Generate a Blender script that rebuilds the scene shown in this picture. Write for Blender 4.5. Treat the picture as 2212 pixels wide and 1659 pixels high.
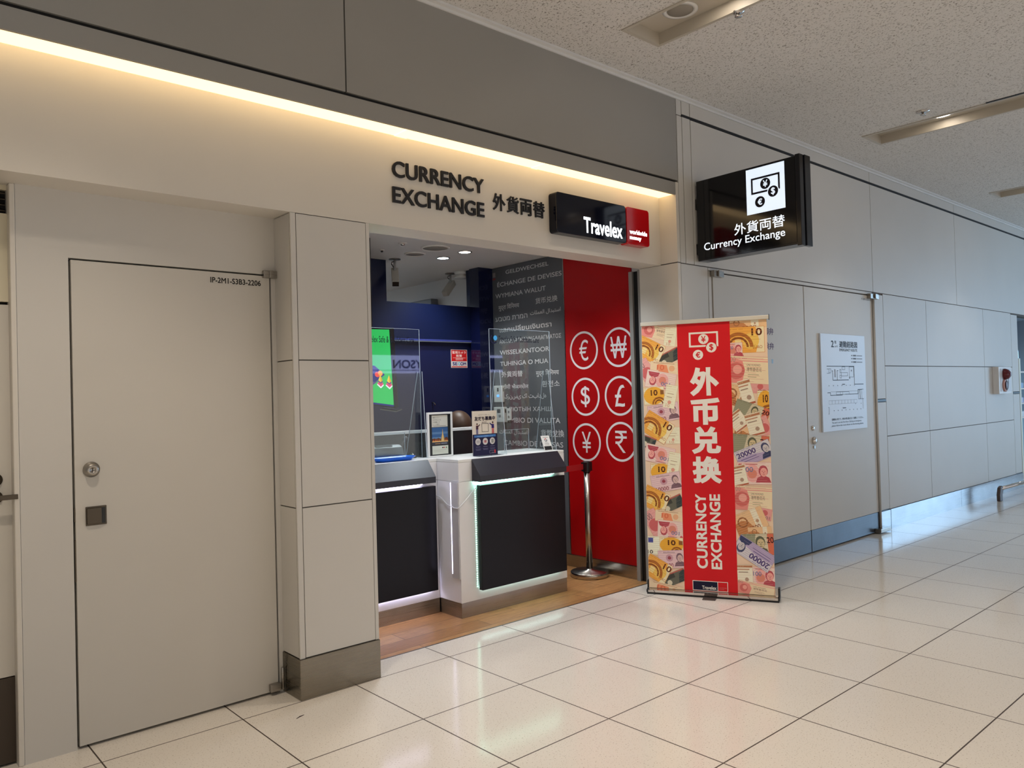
import bpy, bmesh, math, random, os
import numpy as np
from mathutils import Vector, Matrix
from mathutils.geometry import delaunay_2d_cdt

random.seed(7)
for o in list(bpy.data.objects):
    bpy.data.objects.remove(o)
SC = bpy.context.scene
COL = SC.collection

# ------------------------------------------------------------------ camera
F_PX, IMG_W, IMG_H = 1679.92, 2212.0, 1659.0
YAW, PITCH, ROLL = 0.724554, 0.014492, -0.027502
cam_d = bpy.data.cameras.new('camera')
cam_d.sensor_fit = 'HORIZONTAL'
cam_d.sensor_width = 36.0
cam_d.lens = 36.0 * F_PX / IMG_W
cam_d.clip_start = 0.05
cam = bpy.data.objects.new('camera', cam_d)
COL.objects.link(cam)
fwd = Vector((math.sin(YAW) * math.cos(PITCH), math.cos(YAW) * math.cos(PITCH), math.sin(PITCH)))
rgt = Vector((math.cos(YAW), -math.sin(YAW), 0))
upv = rgt.cross(fwd)
r2 = rgt * math.cos(ROLL) + upv * math.sin(ROLL)
u2 = upv * math.cos(ROLL) - rgt * math.sin(ROLL)
M = Matrix((r2, u2, -fwd)).transposed().to_4x4()
M.translation = Vector((-0.84735, -3.59245, 1.47699))
cam.matrix_world = M
SC.camera = cam

# ------------------------------------------------------------------ colour management, world
SC.view_settings.view_transform = 'Standard'
SC.view_settings.look = 'None'
SC.view_settings.exposure = 0.0
SC.view_settings.gamma = 1.0
SC.view_settings.use_curve_mapping = False
W = bpy.data.worlds.new('world')
SC.world = W
W.use_nodes = True
W.node_tree.nodes['Background'].inputs[0].default_value = (0.55, 0.75, 1.0, 1)
W.node_tree.nodes['Background'].inputs[1].default_value = 0.6


def s2l(c):
    out = []
    for v in c[:3]:
        v /= 255.0
        out.append(v / 12.92 if v <= 0.04045 else ((v + 0.055) / 1.055) ** 2.4)
    return (*out, 1.0)


# ------------------------------------------------------------------ lights
def area(name, loc, direction, sx, sy, power, col, spread=math.pi):
    l = bpy.data.lights.new(name, 'AREA')
    l.shape = 'RECTANGLE'
    l.size, l.size_y, l.energy, l.color = sx, sy, power, col
    l.spread = spread
    o = bpy.data.objects.new(name, l)
    COL.objects.link(o)
    o.location = loc
    o.rotation_euler = Vector(direction).to_track_quat('-Z', 'Z').to_euler()
    return o


def spot(name, loc, power, col, angle=2.0, blend=0.9, radius=0.06, direction=(0, 0, -1)):
    l = bpy.data.lights.new(name, 'SPOT')
    l.energy, l.color, l.spot_size, l.spot_blend, l.shadow_soft_size = power, col, angle, blend, radius
    o = bpy.data.objects.new(name, l)
    COL.objects.link(o)
    o.location = loc
    o.rotation_euler = Vector(direction).to_track_quat('-Z', 'Y').to_euler()
    return o


DAY = (0.42, 0.70, 1.0)
WARM = (1.0, 0.86, 0.70)
DAY_POWER, DOWN_POWER, STRIP, SHOP_POWER, FAR_POWER = 400.0, 100.0, 1.9, 40.0, 110.0
# daylight through the glazed end of the hall
area('daylight_end', (17.6, -4.6, 1.9), (-1, 0.12, 0), 7.5, 3.0, DAY_POWER, DAY)
# added area fill from the far side, lifting the walls and ceiling
area('far_side_fill', (3.0, -8.85, 1.0), (0, 1, 0), 20.0, 2.1, FAR_POWER, (1.0, 0.95, 0.88))
TROUGH_X = (-3.5, -0.27, 2.97, 6.2, 9.47, 12.7)
LAMP_Y = (-1.2, -3.4, -5.6, -7.8)
for tx in TROUGH_X:
    for ly in LAMP_Y:
        far_ = tx > 5
        spot('downlight_beam', (tx, ly + 0.05, 3.70), DOWN_POWER * (0.25 if far_ else 1.0), (1.0, 0.93, 0.84) if far_ else WARM, 1.62, 0.55, 0.07)
SHOP_LAMPS = ((3.205, 1.846, (0.85, 0.97, 1.0)), (3.19, 1.52, (1.0, 0.93, 0.86)), (1.72, 0.46, (0.86, 0.88, 1.0)), (3.12, 0.36, (0.82, 0.92, 1.0)))
for lx, ly, lc in SHOP_LAMPS:
    spot('shop_downlight_beam', (lx, ly, 2.66), SHOP_POWER * (1.6 if lx < 2 else 1.0 if ly > 1 else 1.5), lc, 2.2, 0.7, 0.04 if ly > 1 else 0.10)
area('back_room_glow', (2.6, 4.6, 2.6), (0, 0, -1), 1.2, 0.6, 24.0, (0.70, 0.84, 1.0))

# ------------------------------------------------------------------ materials
MATS = {}


def mat(name, col, rough=0.5, metal=0.0, emit=None, strength=0.0, spec=0.5, coat=0.0):
    if name in MATS:
        return MATS[name]
    m = bpy.data.materials.new(name)
    m.use_nodes = True
    b = m.node_tree.nodes['Principled BSDF']
    b.inputs['Base Color'].default_value = s2l(col)
    b.inputs['Roughness'].default_value = rough
    b.inputs['Metallic'].default_value = metal
    b.inputs['Specular IOR Level'].default_value = spec
    b.inputs['Coat Weight'].default_value = coat
    if emit:
        b.inputs['Emission Color'].default_value = s2l(emit)
        b.inputs['Emission Strength'].default_value = strength
    MATS[name] = m
    return m


def flat(col, glow=0.0):
    k = 'ink_%d_%d_%d' % tuple(col[:3]) + ('_lit%g' % glow if glow else '')
    return mat(k, col, 0.55, emit=col if glow else None, strength=glow, spec=0.25)


def nodes(name):
    m = bpy.data.materials.new(name)
    m.use_nodes = True
    MATS[name] = m
    nt = m.node_tree
    return m, nt, nt.nodes['Principled BSDF']


def mth(nt, op, a, b=None):
    n = nt.nodes.new('ShaderNodeMath')
    n.operation = op
    for i, v in enumerate((a, b)):
        if v is None:
            continue
        if isinstance(v, (int, float)):
            n.inputs[i].default_value = v
        else:
            nt.links.new(v, n.inputs[i])
    return n.outputs[0]


def mixc(nt, fac, a, b):
    n = nt.nodes.new('ShaderNodeMix')
    n.data_type = 'RGBA'
    for s, v in ((n.inputs[0], fac), (n.inputs[6], a), (n.inputs[7], b)):
        if isinstance(v, (int, float)):
            s.default_value = v
        elif isinstance(v, tuple):
            s.default_value = v
        else:
            nt.links.new(v, s)
    return n.outputs[2]


def world_pos(nt):
    g = nt.nodes.new('ShaderNodeNewGeometry')
    return g.outputs['Position']


def noise(nt, vec, scale, detail=2.0, rough=0.5):
    n = nt.nodes.new('ShaderNodeTexNoise')
    n.inputs['Scale'].default_value = scale
    n.inputs['Detail'].default_value = detail
    n.inputs['Roughness'].default_value = rough
    if vec is not None:
        nt.links.new(vec, n.inputs['Vector'])
    return n.outputs['Fac']


def ramp(nt, fac, p0, p1, c0=(0, 0, 0, 1), c1=(1, 1, 1, 1)):
    n = nt.nodes.new('ShaderNodeValToRGB')
    n.color_ramp.elements[0].position, n.color_ramp.elements[1].position = p0, p1
    n.color_ramp.elements[0].color, n.color_ramp.elements[1].color = c0, c1
    nt.links.new(fac, n.inputs[0])
    return n.outputs[0]


def scaled(nt, vec, s):
    n = nt.nodes.new('ShaderNodeVectorMath')
    n.operation = 'MULTIPLY'
    nt.links.new(vec, n.inputs[0])
    n.inputs[1].default_value = s
    return n.outputs[0]


# polished terrazzo tiles, 0.6 m square
m, nt, b = nodes('floor_tile')
pos = world_pos(nt)
sx = nt.nodes.new('ShaderNodeSeparateXYZ')
nt.links.new(pos, sx.inputs[0])
joints = None
for ax in (0, 1):
    q = mth(nt, 'DIVIDE', sx.outputs[ax], 0.6)
    fr = mth(nt, 'ABSOLUTE', mth(nt, 'SUBTRACT', q, mth(nt, 'ROUND', q)))
    j = mth(nt, 'LESS_THAN', fr, 0.0052)
    joints = j if joints is None else mth(nt, 'MAXIMUM', joints, j)
speck = ramp(nt, noise(nt, pos, 150.0, 1.0), 0.30, 0.36)
blot = noise(nt, pos, 1.1, 2.0)
c_a = mixc(nt, blot, s2l((226, 219, 209)), s2l((234, 228, 219)))
c_b = mixc(nt, speck, s2l((190, 180, 166)), c_a)
nt.links.new(mixc(nt, joints, c_b, s2l((70, 58, 50))), b.inputs['Base Color'])
nt.links.new(mth(nt, 'ADD', mth(nt, 'MULTIPLY', joints, 0.5), 0.13), b.inputs['Roughness'])
b.inputs['Specular IOR Level'].default_value = 0.55

# oak plank floor of the shop
m, nt, b = nodes('wood_floor')
pos = world_pos(nt)
bt = nt.nodes.new('ShaderNodeTexBrick')
nt.links.new(pos, bt.inputs['Vector'])
bt.offset = 0.37
bt.inputs['Scale'].default_value = 1.0
bt.inputs['Brick Width'].default_value = 0.9
bt.inputs['Row Height'].default_value = 0.15
bt.inputs['Mortar Size'].default_value = 0.0022
bt.inputs['Color1'].default_value = s2l((208, 158, 104))
bt.inputs['Color2'].default_value = s2l((166, 118, 70))
bt.inputs['Mortar'].default_value = s2l((96, 66, 42))
gr = ramp(nt, noise(nt, scaled(nt, pos, (4.0, 46.0, 1.0)), 2.4, 5.0, 0.7), 0.38, 0.70)
nt.links.new(mixc(nt, mth(nt, 'MULTIPLY', gr, 0.62), bt.outputs['Color'], s2l((112, 74, 44))), b.inputs['Base Color'])
b.inputs['Roughness'].default_value = 0.38

# pitted acoustic ceiling board
m, nt, b = nodes('ceiling_board')
pos = world_pos(nt)
warp = nt.nodes.new('ShaderNodeTexNoise')
warp.inputs['Scale'].default_value = 30.0
nt.links.new(pos, warp.inputs['Vector'])
stretched = scaled(nt, pos, (1.0, 0.55, 1.0))
pit = ramp(nt, noise(nt, stretched, 150.0, 1.5, 0.5), 0.335, 0.40)
nt.links.new(mixc(nt, pit, s2l((146, 139, 130)), s2l((220, 217, 212))), b.inputs['Base Color'])
bp = nt.nodes.new('ShaderNodeBump')
bp.inputs['Strength'].default_value = 0.6
bp.inputs['Distance'].default_value = 0.004
nt.links.new(pit, bp.inputs['Height'])
nt.links.new(bp.outputs[0], b.inputs['Normal'])
b.inputs['Roughness'].default_value = 0.9


def painted(name, col, rough=0.42, amp=4):
    m, nt, b = nodes(name)
    f = noise(nt, world_pos(nt), 1.6, 3.0)
    lo = tuple(max(0, v - amp) for v in col)
    hi = tuple(min(255, v + amp) for v in col)
    nt.links.new(mixc(nt, f, s2l(lo), s2l(hi)), b.inputs['Base Color'])
    b.inputs['Roughness'].default_value = rough
    b.inputs['Specular IOR Level'].default_value = 0.4
    return m


def brushed(name, col, rough=0.28, dirt=0.0):
    m, nt, b = nodes(name)
    pos = world_pos(nt)
    f = noise(nt, scaled(nt, pos, (1.0, 1.0, 260.0)), 2.0, 2.0)
    g = noise(nt, pos, 5.0, 3.0)
    lo = tuple(v * 0.82 for v in col)
    nt.links.new(mixc(nt, g, s2l(lo), s2l(col)), b.inputs['Base Color'])
    nt.links.new(mth(nt, 'ADD', mth(nt, 'MULTIPLY', f, 0.18), rough - 0.09), b.inputs['Roughness'])
    b.inputs['Metallic'].default_value = 1.0
    return m


PANEL = painted('wall_panel', (205, 201, 194))
BAND = painted('sign_band_paint', (214, 208, 198))
BULK = painted('bulkhead_paint', (152, 149, 143))
DOORP = painted('door_paint', (203, 198, 189))
JOINT = mat('joint_backing', (96, 90, 84), 0.8)  # plain grey backing colour that shows in the panel joints
GAP = mat('dark_gap', (20, 18, 17), 0.8)
WHITE = painted('white_paint', (222, 221, 218), 0.5, 2)
STEEL = brushed('brushed_steel', (182, 176, 168), 0.3)
STEELB = brushed('skirting_steel', (188, 190, 194), 0.24)
KICK = brushed('kick_plate_steel', (112, 118, 126), 0.36)
CHROME = mat('polished_steel', (205, 200, 195), 0.12, 1.0)
GREYM = mat('grey_metal', (120, 118, 116), 0.35, 1.0)
BRONZE = mat('dark_bronze', (86, 78, 68), 0.35, 0.9)
NAVYW = painted('navy_wall', (7, 18, 54), 0.4, 4)
NAVYD = mat('navy_door', (14, 22, 64), 0.4)
BLACKG = mat('black_gloss', (10, 11, 20), 0.12)
COUNTER_W = mat('counter_white', (238, 238, 240), 0.25)
COUNTER_TOP = mat('counter_top_white', (236, 238, 236), 0.3)
COUNTER_D = mat('counter_navy', (13, 11, 20), 0.3, spec=0.25)
HOOD = mat('hood_navy', (24, 24, 38), 0.36, spec=0.6)
RED = mat('red_graphic', (172, 2, 7), 0.45, spec=0.3)
GREYW = painted('grey_graphic', (90, 92, 96), 0.45, 3)
BLACK = mat('black_plastic', (18, 18, 20), 0.4)
DGREY = mat('dark_grey_plastic', (62, 64, 68), 0.45)
MGREY = mat('mid_grey_plastic', (118, 122, 126), 0.4)
LGREY = mat('light_plastic', (214, 214, 210), 0.45)
INK = mat('ink_black_letters', (16, 15, 18), 0.35)

# clear acrylic sheet
m, nt, b = nodes('acrylic')
nt.nodes.remove(b)
tr = nt.nodes.new('ShaderNodeBsdfTransparent')
tr.inputs[0].default_value = (0.93, 0.96, 0.97, 1)
gl = nt.nodes.new('ShaderNodeBsdfGlossy')
gl.inputs['Roughness'].default_value = 0.02
lw = nt.nodes.new('ShaderNodeLayerWeight')
lw.inputs[0].default_value = 0.5
mx = nt.nodes.new('ShaderNodeMixShader')
nt.links.new(mth(nt, 'ADD', mth(nt, 'MULTIPLY', mth(nt, 'POWER', lw.outputs['Facing'], 5.0), 0.9), 0.048), mx.inputs[0])
nt.links.new(tr.outputs[0], mx.inputs[1])
nt.links.new(gl.outputs[0], mx.inputs[2])
nt.links.new(mx.outputs[0], nt.nodes['Material Output'].inputs[0])
ACRYLIC = m
EDGE = mat('acrylic_edge', (190, 204, 214), 0.25)
# cove diffuser
STRIPM = mat('cove_diffuser', (255, 236, 200), 0.6, emit=(255, 219, 160), strength=STRIP)
LEDW = mat('led_white', (240, 240, 255), 0.5, emit=(226, 220, 255), strength=11.0)
LEDG = mat('led_green_white', (230, 255, 245), 0.5, emit=(176, 255, 226), strength=9.0)
LEDU = mat('led_under', (240, 240, 255), 0.5, emit=(226, 222, 255), strength=26.0)
LEDUG = mat('led_under_green', (230, 255, 245), 0.5, emit=(205, 255, 242), strength=11.0)
LAMPC = mat('lamp_cool', (240, 250, 255), 0.5, emit=(225, 248, 255), strength=14.0)
LAMPW = mat('lamp_warm', (255, 246, 236), 0.5, emit=(255, 240, 222), strength=14.0)


# ------------------------------------------------------------------ mesh helpers
class MB:
    """collects shapes into one mesh; every shape takes a material slot index"""

    def __init__(self):
        self.bm = bmesh.new()

    def _m(self, faces, mi):
        for f in faces:
            f.material_index = mi
        return self

    def box(self, x0, x1, y0, y1, z0, z1, mi=0):
        v = [self.bm.verts.new(p) for p in ((x0, y0, z0), (x1, y0, z0), (x1, y1, z0), (x0, y1, z0),
                                            (x0, y0, z1), (x1, y0, z1), (x1, y1, z1), (x0, y1, z1))]
        q = ((0, 3, 2, 1), (4, 5, 6, 7), (0, 1, 5, 4), (1, 2, 6, 5), (2, 3, 7, 6), (3, 0, 4, 7))
        return self._m([self.bm.faces.new([v[i] for i in f]) for f in q], mi)

    def hexa(self, pts, mi=0):
        v = [self.bm.verts.new(p) for p in pts]
        q = ((0, 3, 2, 1), (4, 5, 6, 7), (0, 1, 5, 4), (1, 2, 6, 5), (2, 3, 7, 6), (3, 0, 4, 7))
        return self._m([self.bm.faces.new([v[i] for i in f]) for f in q], mi)

    def prism(self, pts, vec, mi=0):
        """planar polygon pts (3D) swept along vec"""
        vec = Vector(vec)
        a = [self.bm.verts.new(p) for p in pts]
        c = [self.bm.verts.new(Vector(p) + vec) for p in pts]
        fs = [self.bm.faces.new(a[::-1]), self.bm.faces.new(c)]
        n = len(a)
        for i in range(n):
            fs.append(self.bm.faces.new((a[i], a[(i + 1) % n], c[(i + 1) % n], c[i])))
        return self._m(fs, mi)

    def ring(self, center, axis, r, n):
        ax = Vector(axis).normalized()
        t = Vector((0, 0, 1)) if abs(ax.z) < 0.9 else Vector((1, 0, 0))
        e1 = ax.cross(t).normalized()
        e2 = ax.cross(e1)
        c = Vector(center)
        return [self.bm.verts.new(c + (e1 * math.cos(2 * math.pi * k / n) + e2 * math.sin(2 * math.pi * k / n)) * r) for k in range(n)]

    def tube(self, path, rads, n=16, mi=0, caps=True, smooth=True):
        path = [Vector(p) for p in path]
        if isinstance(rads, (int, float)):
            rads = [rads] * len(path)
        rings = []
        for i, p in enumerate(path):
            a = path[max(0, i - 1)]
            c = path[min(len(path) - 1, i + 1)]
            d = c - a
            if d.length < 1e-7:
                d = path[-1] - path[0]
            rings.append(self.ring(p, d, max(rads[i], 1e-5), n))
        fs = []
        for a, c in zip(rings, rings[1:]):
            for k in range(n):
                f = self.bm.faces.new((a[k], a[(k + 1) % n], c[(k + 1) % n], c[k]))
                f.smooth = smooth
                fs.append(f)
        if caps:
            fs.append(self.bm.faces.new(rings[0][::-1]))
            fs.append(self.bm.faces.new(rings[-1]))
        return self._m(fs, mi)

    def lathe(self, c, prof, n=32, mi=0, axis=(0, 0, 1)):
        """profile of (radius, height along axis)"""
        ax = Vector(axis).normalized()
        c = Vector(c)
        rings = [self.ring(c + ax * h, ax, max(r, 1e-5), n) for r, h in prof]
        fs = []
        for a, d in zip(rings, rings[1:]):
            for k in range(n):
                f = self.bm.faces.new((a[k], a[(k + 1) % n], d[(k + 1) % n], d[k]))
                f.smooth = True
                fs.append(f)
        fs.append(self.bm.faces.new(rings[0][::-1]))
        fs.append(self.bm.faces.new(rings[-1]))
        return self._m(fs, mi)

    def ball(self, c, r, mi=0, seg=24):
        mtx = Matrix.Translation(c) @ Matrix.Diagonal((*((r, r, r) if isinstance(r, (int, float)) else r), 1))
        g = bmesh.ops.create_uvsphere(self.bm, u_segments=seg, v_segments=seg // 2, radius=1.0, matrix=mtx)
        fs = {f for v in g['verts'] for f in v.link_faces}
        for f in fs:
            f.smooth = True
        return self._m(fs, mi)


def link(name, bm, mats, parent=None, bevel=0.0, seg=2, recalc=True, origin=None):
    if isinstance(bm, MB):
        bm = bm.bm
    if recalc:
        bmesh.ops.recalc_face_normals(bm, faces=bm.faces)
    me = bpy.data.meshes.new(name)
    bm.to_mesh(me)
    bm.free()
    return link_mesh(name, me, mats, parent, bevel, seg, origin)


def link_mesh(name, me, mats, parent=None, bevel=0.0, seg=2, origin=None):
    for mm in mats if isinstance(mats, (list, tuple)) else (mats,):
        me.materials.append(mm)
    n = len(me.vertices)
    co = np.empty(n * 3, np.float32)
    me.vertices.foreach_get('co', co)
    co = co.reshape(-1, 3)
    if origin is None:
        lo, hi = co.min(0), co.max(0)
        origin = ((lo[0] + hi[0]) / 2, (lo[1] + hi[1]) / 2, lo[2])
    me.vertices.foreach_set('co', (co - np.array(origin, np.float32)).ravel())
    me.update()
    o = bpy.data.objects.new(name, me)
    COL.objects.link(o)
    if parent is not None:
        o.parent = parent
        off = Vector((0, 0, 0))
        q = parent
        while q is not None:
            off += q.location
            q = q.parent
        o.location = Vector(origin) - off
    else:
        o.location = origin
    if bevel:
        md = o.modifiers.new('bevel', 'BEVEL')
        md.width, md.segments, md.limit_method, md.angle_limit = bevel, seg, 'ANGLE', math.radians(40)
    return o


def tag(o, label, cat, group=None, kind=None):
    o['label'] = label
    o['category'] = cat
    if group:
        o['group'] = group
    if kind:
        o['kind'] = kind
    return o


def thing(name, loc, label, cat, group=None, kind=None):
    o = bpy.data.objects.new(name, None)
    o.empty_display_size = 0.1
    COL.objects.link(o)
    o.location = loc
    return tag(o, label, cat, group, kind)


def struct(name, bm, mats, label, cat, bevel=0.0, parent=None):
    o = link(name, bm, mats, parent, bevel)
    if parent is None:
        tag(o, label, cat, None, 'structure')
    return o


# ------------------------------------------------------------------ flat prints and lettering
GLYPH = {}


def contours(s):
    """outlines of a string set in Blender's own typeface, as closed 2D loops"""
    if s in GLYPH:
        return GLYPH[s]
    cu = bpy.data.curves.new('glyphs', 'FONT')
    cu.body = s
    cu.fill_mode = 'NONE'
    cu.resolution_u = 4
    ob = bpy.data.objects.new('glyphs', cu)
    COL.objects.link(ob)
    dg = bpy.context.evaluated_depsgraph_get()
    me = bpy.data.meshes.new_from_object(ob.evaluated_get(dg), depsgraph=dg)
    adj = {}
    for e in me.edges:
        a, c = e.vertices
        adj.setdefault(a, []).append(c)
        adj.setdefault(c, []).append(a)
    co = [v.co.to_2d() for v in me.vertices]
    seen, loops = set(), []
    for s0 in range(len(co)):
        if s0 in seen or s0 not in adj:
            continue
        lp, cur, prev = [], s0, None
        while cur not in seen:
            seen.add(cur)
            lp.append(co[cur])
            nx = [k for k in adj[cur] if k != prev and k not in seen]
            if prev is None and len(adj[cur]) == 2:
                nx = [k for k in nx if k == cur + 1] or nx
            if not nx:
                break
            prev, cur = cur, nx[0]
        if len(lp) > 2:
            loops.append(np.array([tuple(p) for p in lp]))
    bpy.data.objects.remove(ob)
    bpy.data.curves.remove(cu)
    bpy.data.meshes.remove(me)
    GLYPH[s] = loops
    return loops


def fat(loops, w):
    if not w:
        return loops
    ar = [0.5 * np.sum(l[:, 0] * np.roll(l[:, 1], -1) - np.roll(l[:, 0], -1) * l[:, 1]) for l in loops]
    sg = 1.0 if ar[int(np.argmax(np.abs(ar)))] > 0 else -1.0
    out = []
    for l in loops:
        d0 = l - np.roll(l, 1, 0)
        d1 = np.roll(l, -1, 0) - l
        d0 /= np.maximum(np.linalg.norm(d0, axis=1, keepdims=True), 1e-9)
        d1 /= np.maximum(np.linalg.norm(d1, axis=1, keepdims=True), 1e-9)
        n = np.stack([d0[:, 1] + d1[:, 1], -(d0[:, 0] + d1[:, 0])], 1)
        ln = np.maximum(np.linalg.norm(n, axis=1, keepdims=True), 0.8)
        out.append(l + n / ln * w * sg * np.minimum(2.0 / ln, 1.25))
    return out


def fill(loops):
    """triangles of the loops under the non-zero winding rule"""
    vs, es = [], []
    for l in loops:
        k = len(vs)
        vs += [Vector(p) for p in l]
        es += [(k + i, k + (i + 1) % len(l)) for i in range(len(l))]
    r = delaunay_2d_cdt(vs, es, [], 0, 1e-6)
    P = np.array([tuple(v) for v in r[0]])
    T = np.array([f for f in r[2] if len(f) == 3])
    if not len(T):
        return P, []
    c = P[T].mean(1)
    wn = np.zeros(len(c), int)
    for l in loops:
        a, d = l, np.roll(l, -1, 0)
        for (x0, y0), (x1, y1) in zip(a, d):
            if y0 == y1:
                continue
            xi = x0 + (c[:, 1] - y0) * (x1 - x0) / (y1 - y0)
            if y0 < y1:
                wn += ((c[:, 1] >= y0) & (c[:, 1] < y1) & (xi > c[:, 0]))
            else:
                wn -= ((c[:, 1] >= y1) & (c[:, 1] < y0) & (xi > c[:, 0]))
    return P, [tuple(t) for t in T[wn != 0]]


def fit_loops(s, box, bold=0.0, keep=False, align='c'):
    """outlines of s stretched into box (x0, y0, x1, y1); bold is a share of the letter height"""
    L = contours(s)
    if not L:
        return []
    al = np.concatenate(L)
    h = al[:, 1].max() - al[:, 1].min()
    L = fat(L, bold * h)
    al = np.concatenate(L)
    lo, hi = al.min(0), al.max(0)
    x0, y0, x1, y1 = box
    sx_, sy_ = (x1 - x0) / max(hi[0] - lo[0], 1e-6), (y1 - y0) / max(hi[1] - lo[1], 1e-6)
    if keep:
        k = min(sx_, sy_)
        w_ = (hi[0] - lo[0]) * k
        dx = {'l': 0, 'c': (x1 - x0 - w_) / 2, 'r': x1 - x0 - w_}[align]
        return [(l - lo) * k + np.array([x0 + dx, y0]) for l in L]
    return [(l - lo) * np.array([sx_, sy_]) + np.array([x0, y0]) for l in L]


def clip_poly(p, x0, y0, x1, y1):
    for ax, v, sg in ((0, x0, 1), (0, x1, -1), (1, y0, 1), (1, y1, -1)):
        o = []
        for i in range(len(p)):
            a, c = p[i - 1], p[i]
            ia, ic = (a[ax] - v) * sg >= 0, (c[ax] - v) * sg >= 0
            if ia != ic:
                t = (v - a[ax]) / (c[ax] - a[ax])
                o.append((a[0] + t * (c[0] - a[0]), a[1] + t * (c[1] - a[1])))
            if ic:
                o.append(c)
        p = o
        if len(p) < 3:
            return []
    return p


class Print:
    """flat artwork laid in ink layers on a surface: origin o, axes u (right) and v (up)"""

    def __init__(self, o, u, v, step=3e-5, clip=None, lift=0.0008):
        self.o, self.u, self.v = Vector(o), Vector(u).normalized(), Vector(v).normalized()
        self.n = self.u.cross(self.v)
        self.step, self.clip, self.k, self.lift = step, clip, 0, lift
        self.V, self.Fs, self.mi, self.mats = [], [], [], []
        self.xf = None
        self.gain = 1.0

    def _mat(self, col):
        mm = flat(tuple(min(252, int(v * self.gain)) for v in col)) if isinstance(col, tuple) else col
        if mm not in self.mats:
            self.mats.append(mm)
        return self.mats.index(mm)

    def _put(self, pts, mi):
        if self.xf:
            pts = [self.xf(p) for p in pts]
        if self.clip:
            pts = clip_poly([tuple(p) for p in pts], *self.clip)
            if not pts:
                return
        b0 = len(self.V)
        h = self.lift + self.k * self.step
        for p in pts:
            self.V.append(self.o + self.u * p[0] + self.v * p[1] + self.n * h)
        self.Fs.append(tuple(range(b0, b0 + len(pts))))
        self.mi.append(mi)

    def poly(self, pts, col):
        self._put(pts, self._mat(col))
        self.k += 1
        return self

    def rect(self, x0, y0, x1, y1, col):
        return self.poly([(x0, y0), (x1, y0), (x1, y1), (x0, y1)], col)

    def rects(self, lst, col):
        i = self._mat(col)
        for x0, y0, x1, y1 in lst:
            self._put([(x0, y0), (x1, y0), (x1, y1), (x0, y1)], i)
        self.k += 1
        return self

    def frame(self, x0, y0, x1, y1, t, col):
        return self.rects([(x0, y0, x1, y0 + t), (x0, y1 - t, x1, y1), (x0, y0 + t, x0 + t, y1 - t), (x1 - t, y0 + t, x1, y1 - t)], col)

    def disc(self, cx, cy, r, col, n=32, ry=None, a0=0.0, a1=2 * math.pi):
        ry = ry or r
        return self.poly([(cx + r * math.cos(a0 + (a1 - a0) * k / n), cy + ry * math.sin(a0 + (a1 - a0) * k / n)) for k in range(n + (a1 - a0 < 6.28))], col)

    def ringp(self, cx, cy, r, t, col, n=48, a0=0.0, a1=2 * math.pi):
        i = self._mat(col)
        for k in range(n):
            a, c = a0 + (a1 - a0) * k / n, a0 + (a1 - a0) * (k + 1) / n
            self._put([(cx + r * math.cos(a), cy + r * math.sin(a)), (cx + r * math.cos(c), cy + r * math.sin(c)),
                       (cx + (r - t) * math.cos(c), cy + (r - t) * math.sin(c)), (cx + (r - t) * math.cos(a), cy + (r - t) * math.sin(a))], i)
        self.k += 1
        return self

    def text(self, s, box, col, bold=0.0, keep=False, align='c', rot=None):
        L = fit_loops(s, box, bold, keep, align) if rot is None else fit_loops(s, box, bold)
        if not L:
            return self
        P, T = fill(L)
        if rot:
            P = np.array([rot(p) for p in P])
        i = self._mat(col)
        for t in T:
            self._put([tuple(P[j]) for j in t], i)
        self.k += 1
        return self

    def build(self, name, parent=None):
        me = bpy.data.meshes.new(name)
        me.from_pydata([tuple(v) for v in self.V], [], self.Fs)
        me.polygons.foreach_set('material_index', self.mi)
        # every ink face looks out of the surface
        bm = bmesh.new()
        bm.from_mesh(me)
        bm.normal_update()
        fl = [f for f in bm.faces if f.normal.dot(self.n) < 0]
        if fl:
            bmesh.ops.reverse_faces(bm, faces=fl)
        bm.to_mesh(me)
        bm.free()
        return link_mesh(name, me, self.mats, parent)


def letters3d(s, box, o, u, v, depth, material, parent, bold=0.0, name='letter', count=None):
    """raised letters standing depth off the surface, one mesh per letter"""
    L = fit_loops(s, box, bold)
    o, u, v = Vector(o), Vector(u).normalized(), Vector(v).normalized()
    n = u.cross(v)
    groups = []
    for l in sorted(L, key=lambda a: a[:, 0].min()):
        x0, x1 = l[:, 0].min(), l[:, 0].max()
        if groups and (x0 + x1) / 2 < groups[-1][1]:
            groups[-1][0].append(l)
            groups[-1][1] = max(groups[-1][1], x1)
        else:
            groups.append([[l], x1])
    for g, _ in groups:
        P, T = fill(g)
        bm = bmesh.new()
        vv = [bm.verts.new(o + u * p[0] + v * p[1] + n * depth) for p in P]
        for t in T:
            bm.faces.new([vv[i] for i in t])
        bm.edges.ensure_lookup_table()
        rim = [e for e in bm.edges if len(e.link_faces) == 1]
        ext = bmesh.ops.extrude_edge_only(bm, edges=rim)
        for e in ext['geom']:
            if isinstance(e, bmesh.types.BMVert):
                e.co -= n * depth
        loose = [w for w in bm.verts if not w.link_faces]
        bmesh.ops.delete(bm, geom=loose, context='VERTS')
        link(name, bm, material, parent)


X, Y, Z = Vector((1, 0, 0)), Vector((0, 1, 0)), Vector((0, 0, 1))

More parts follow.
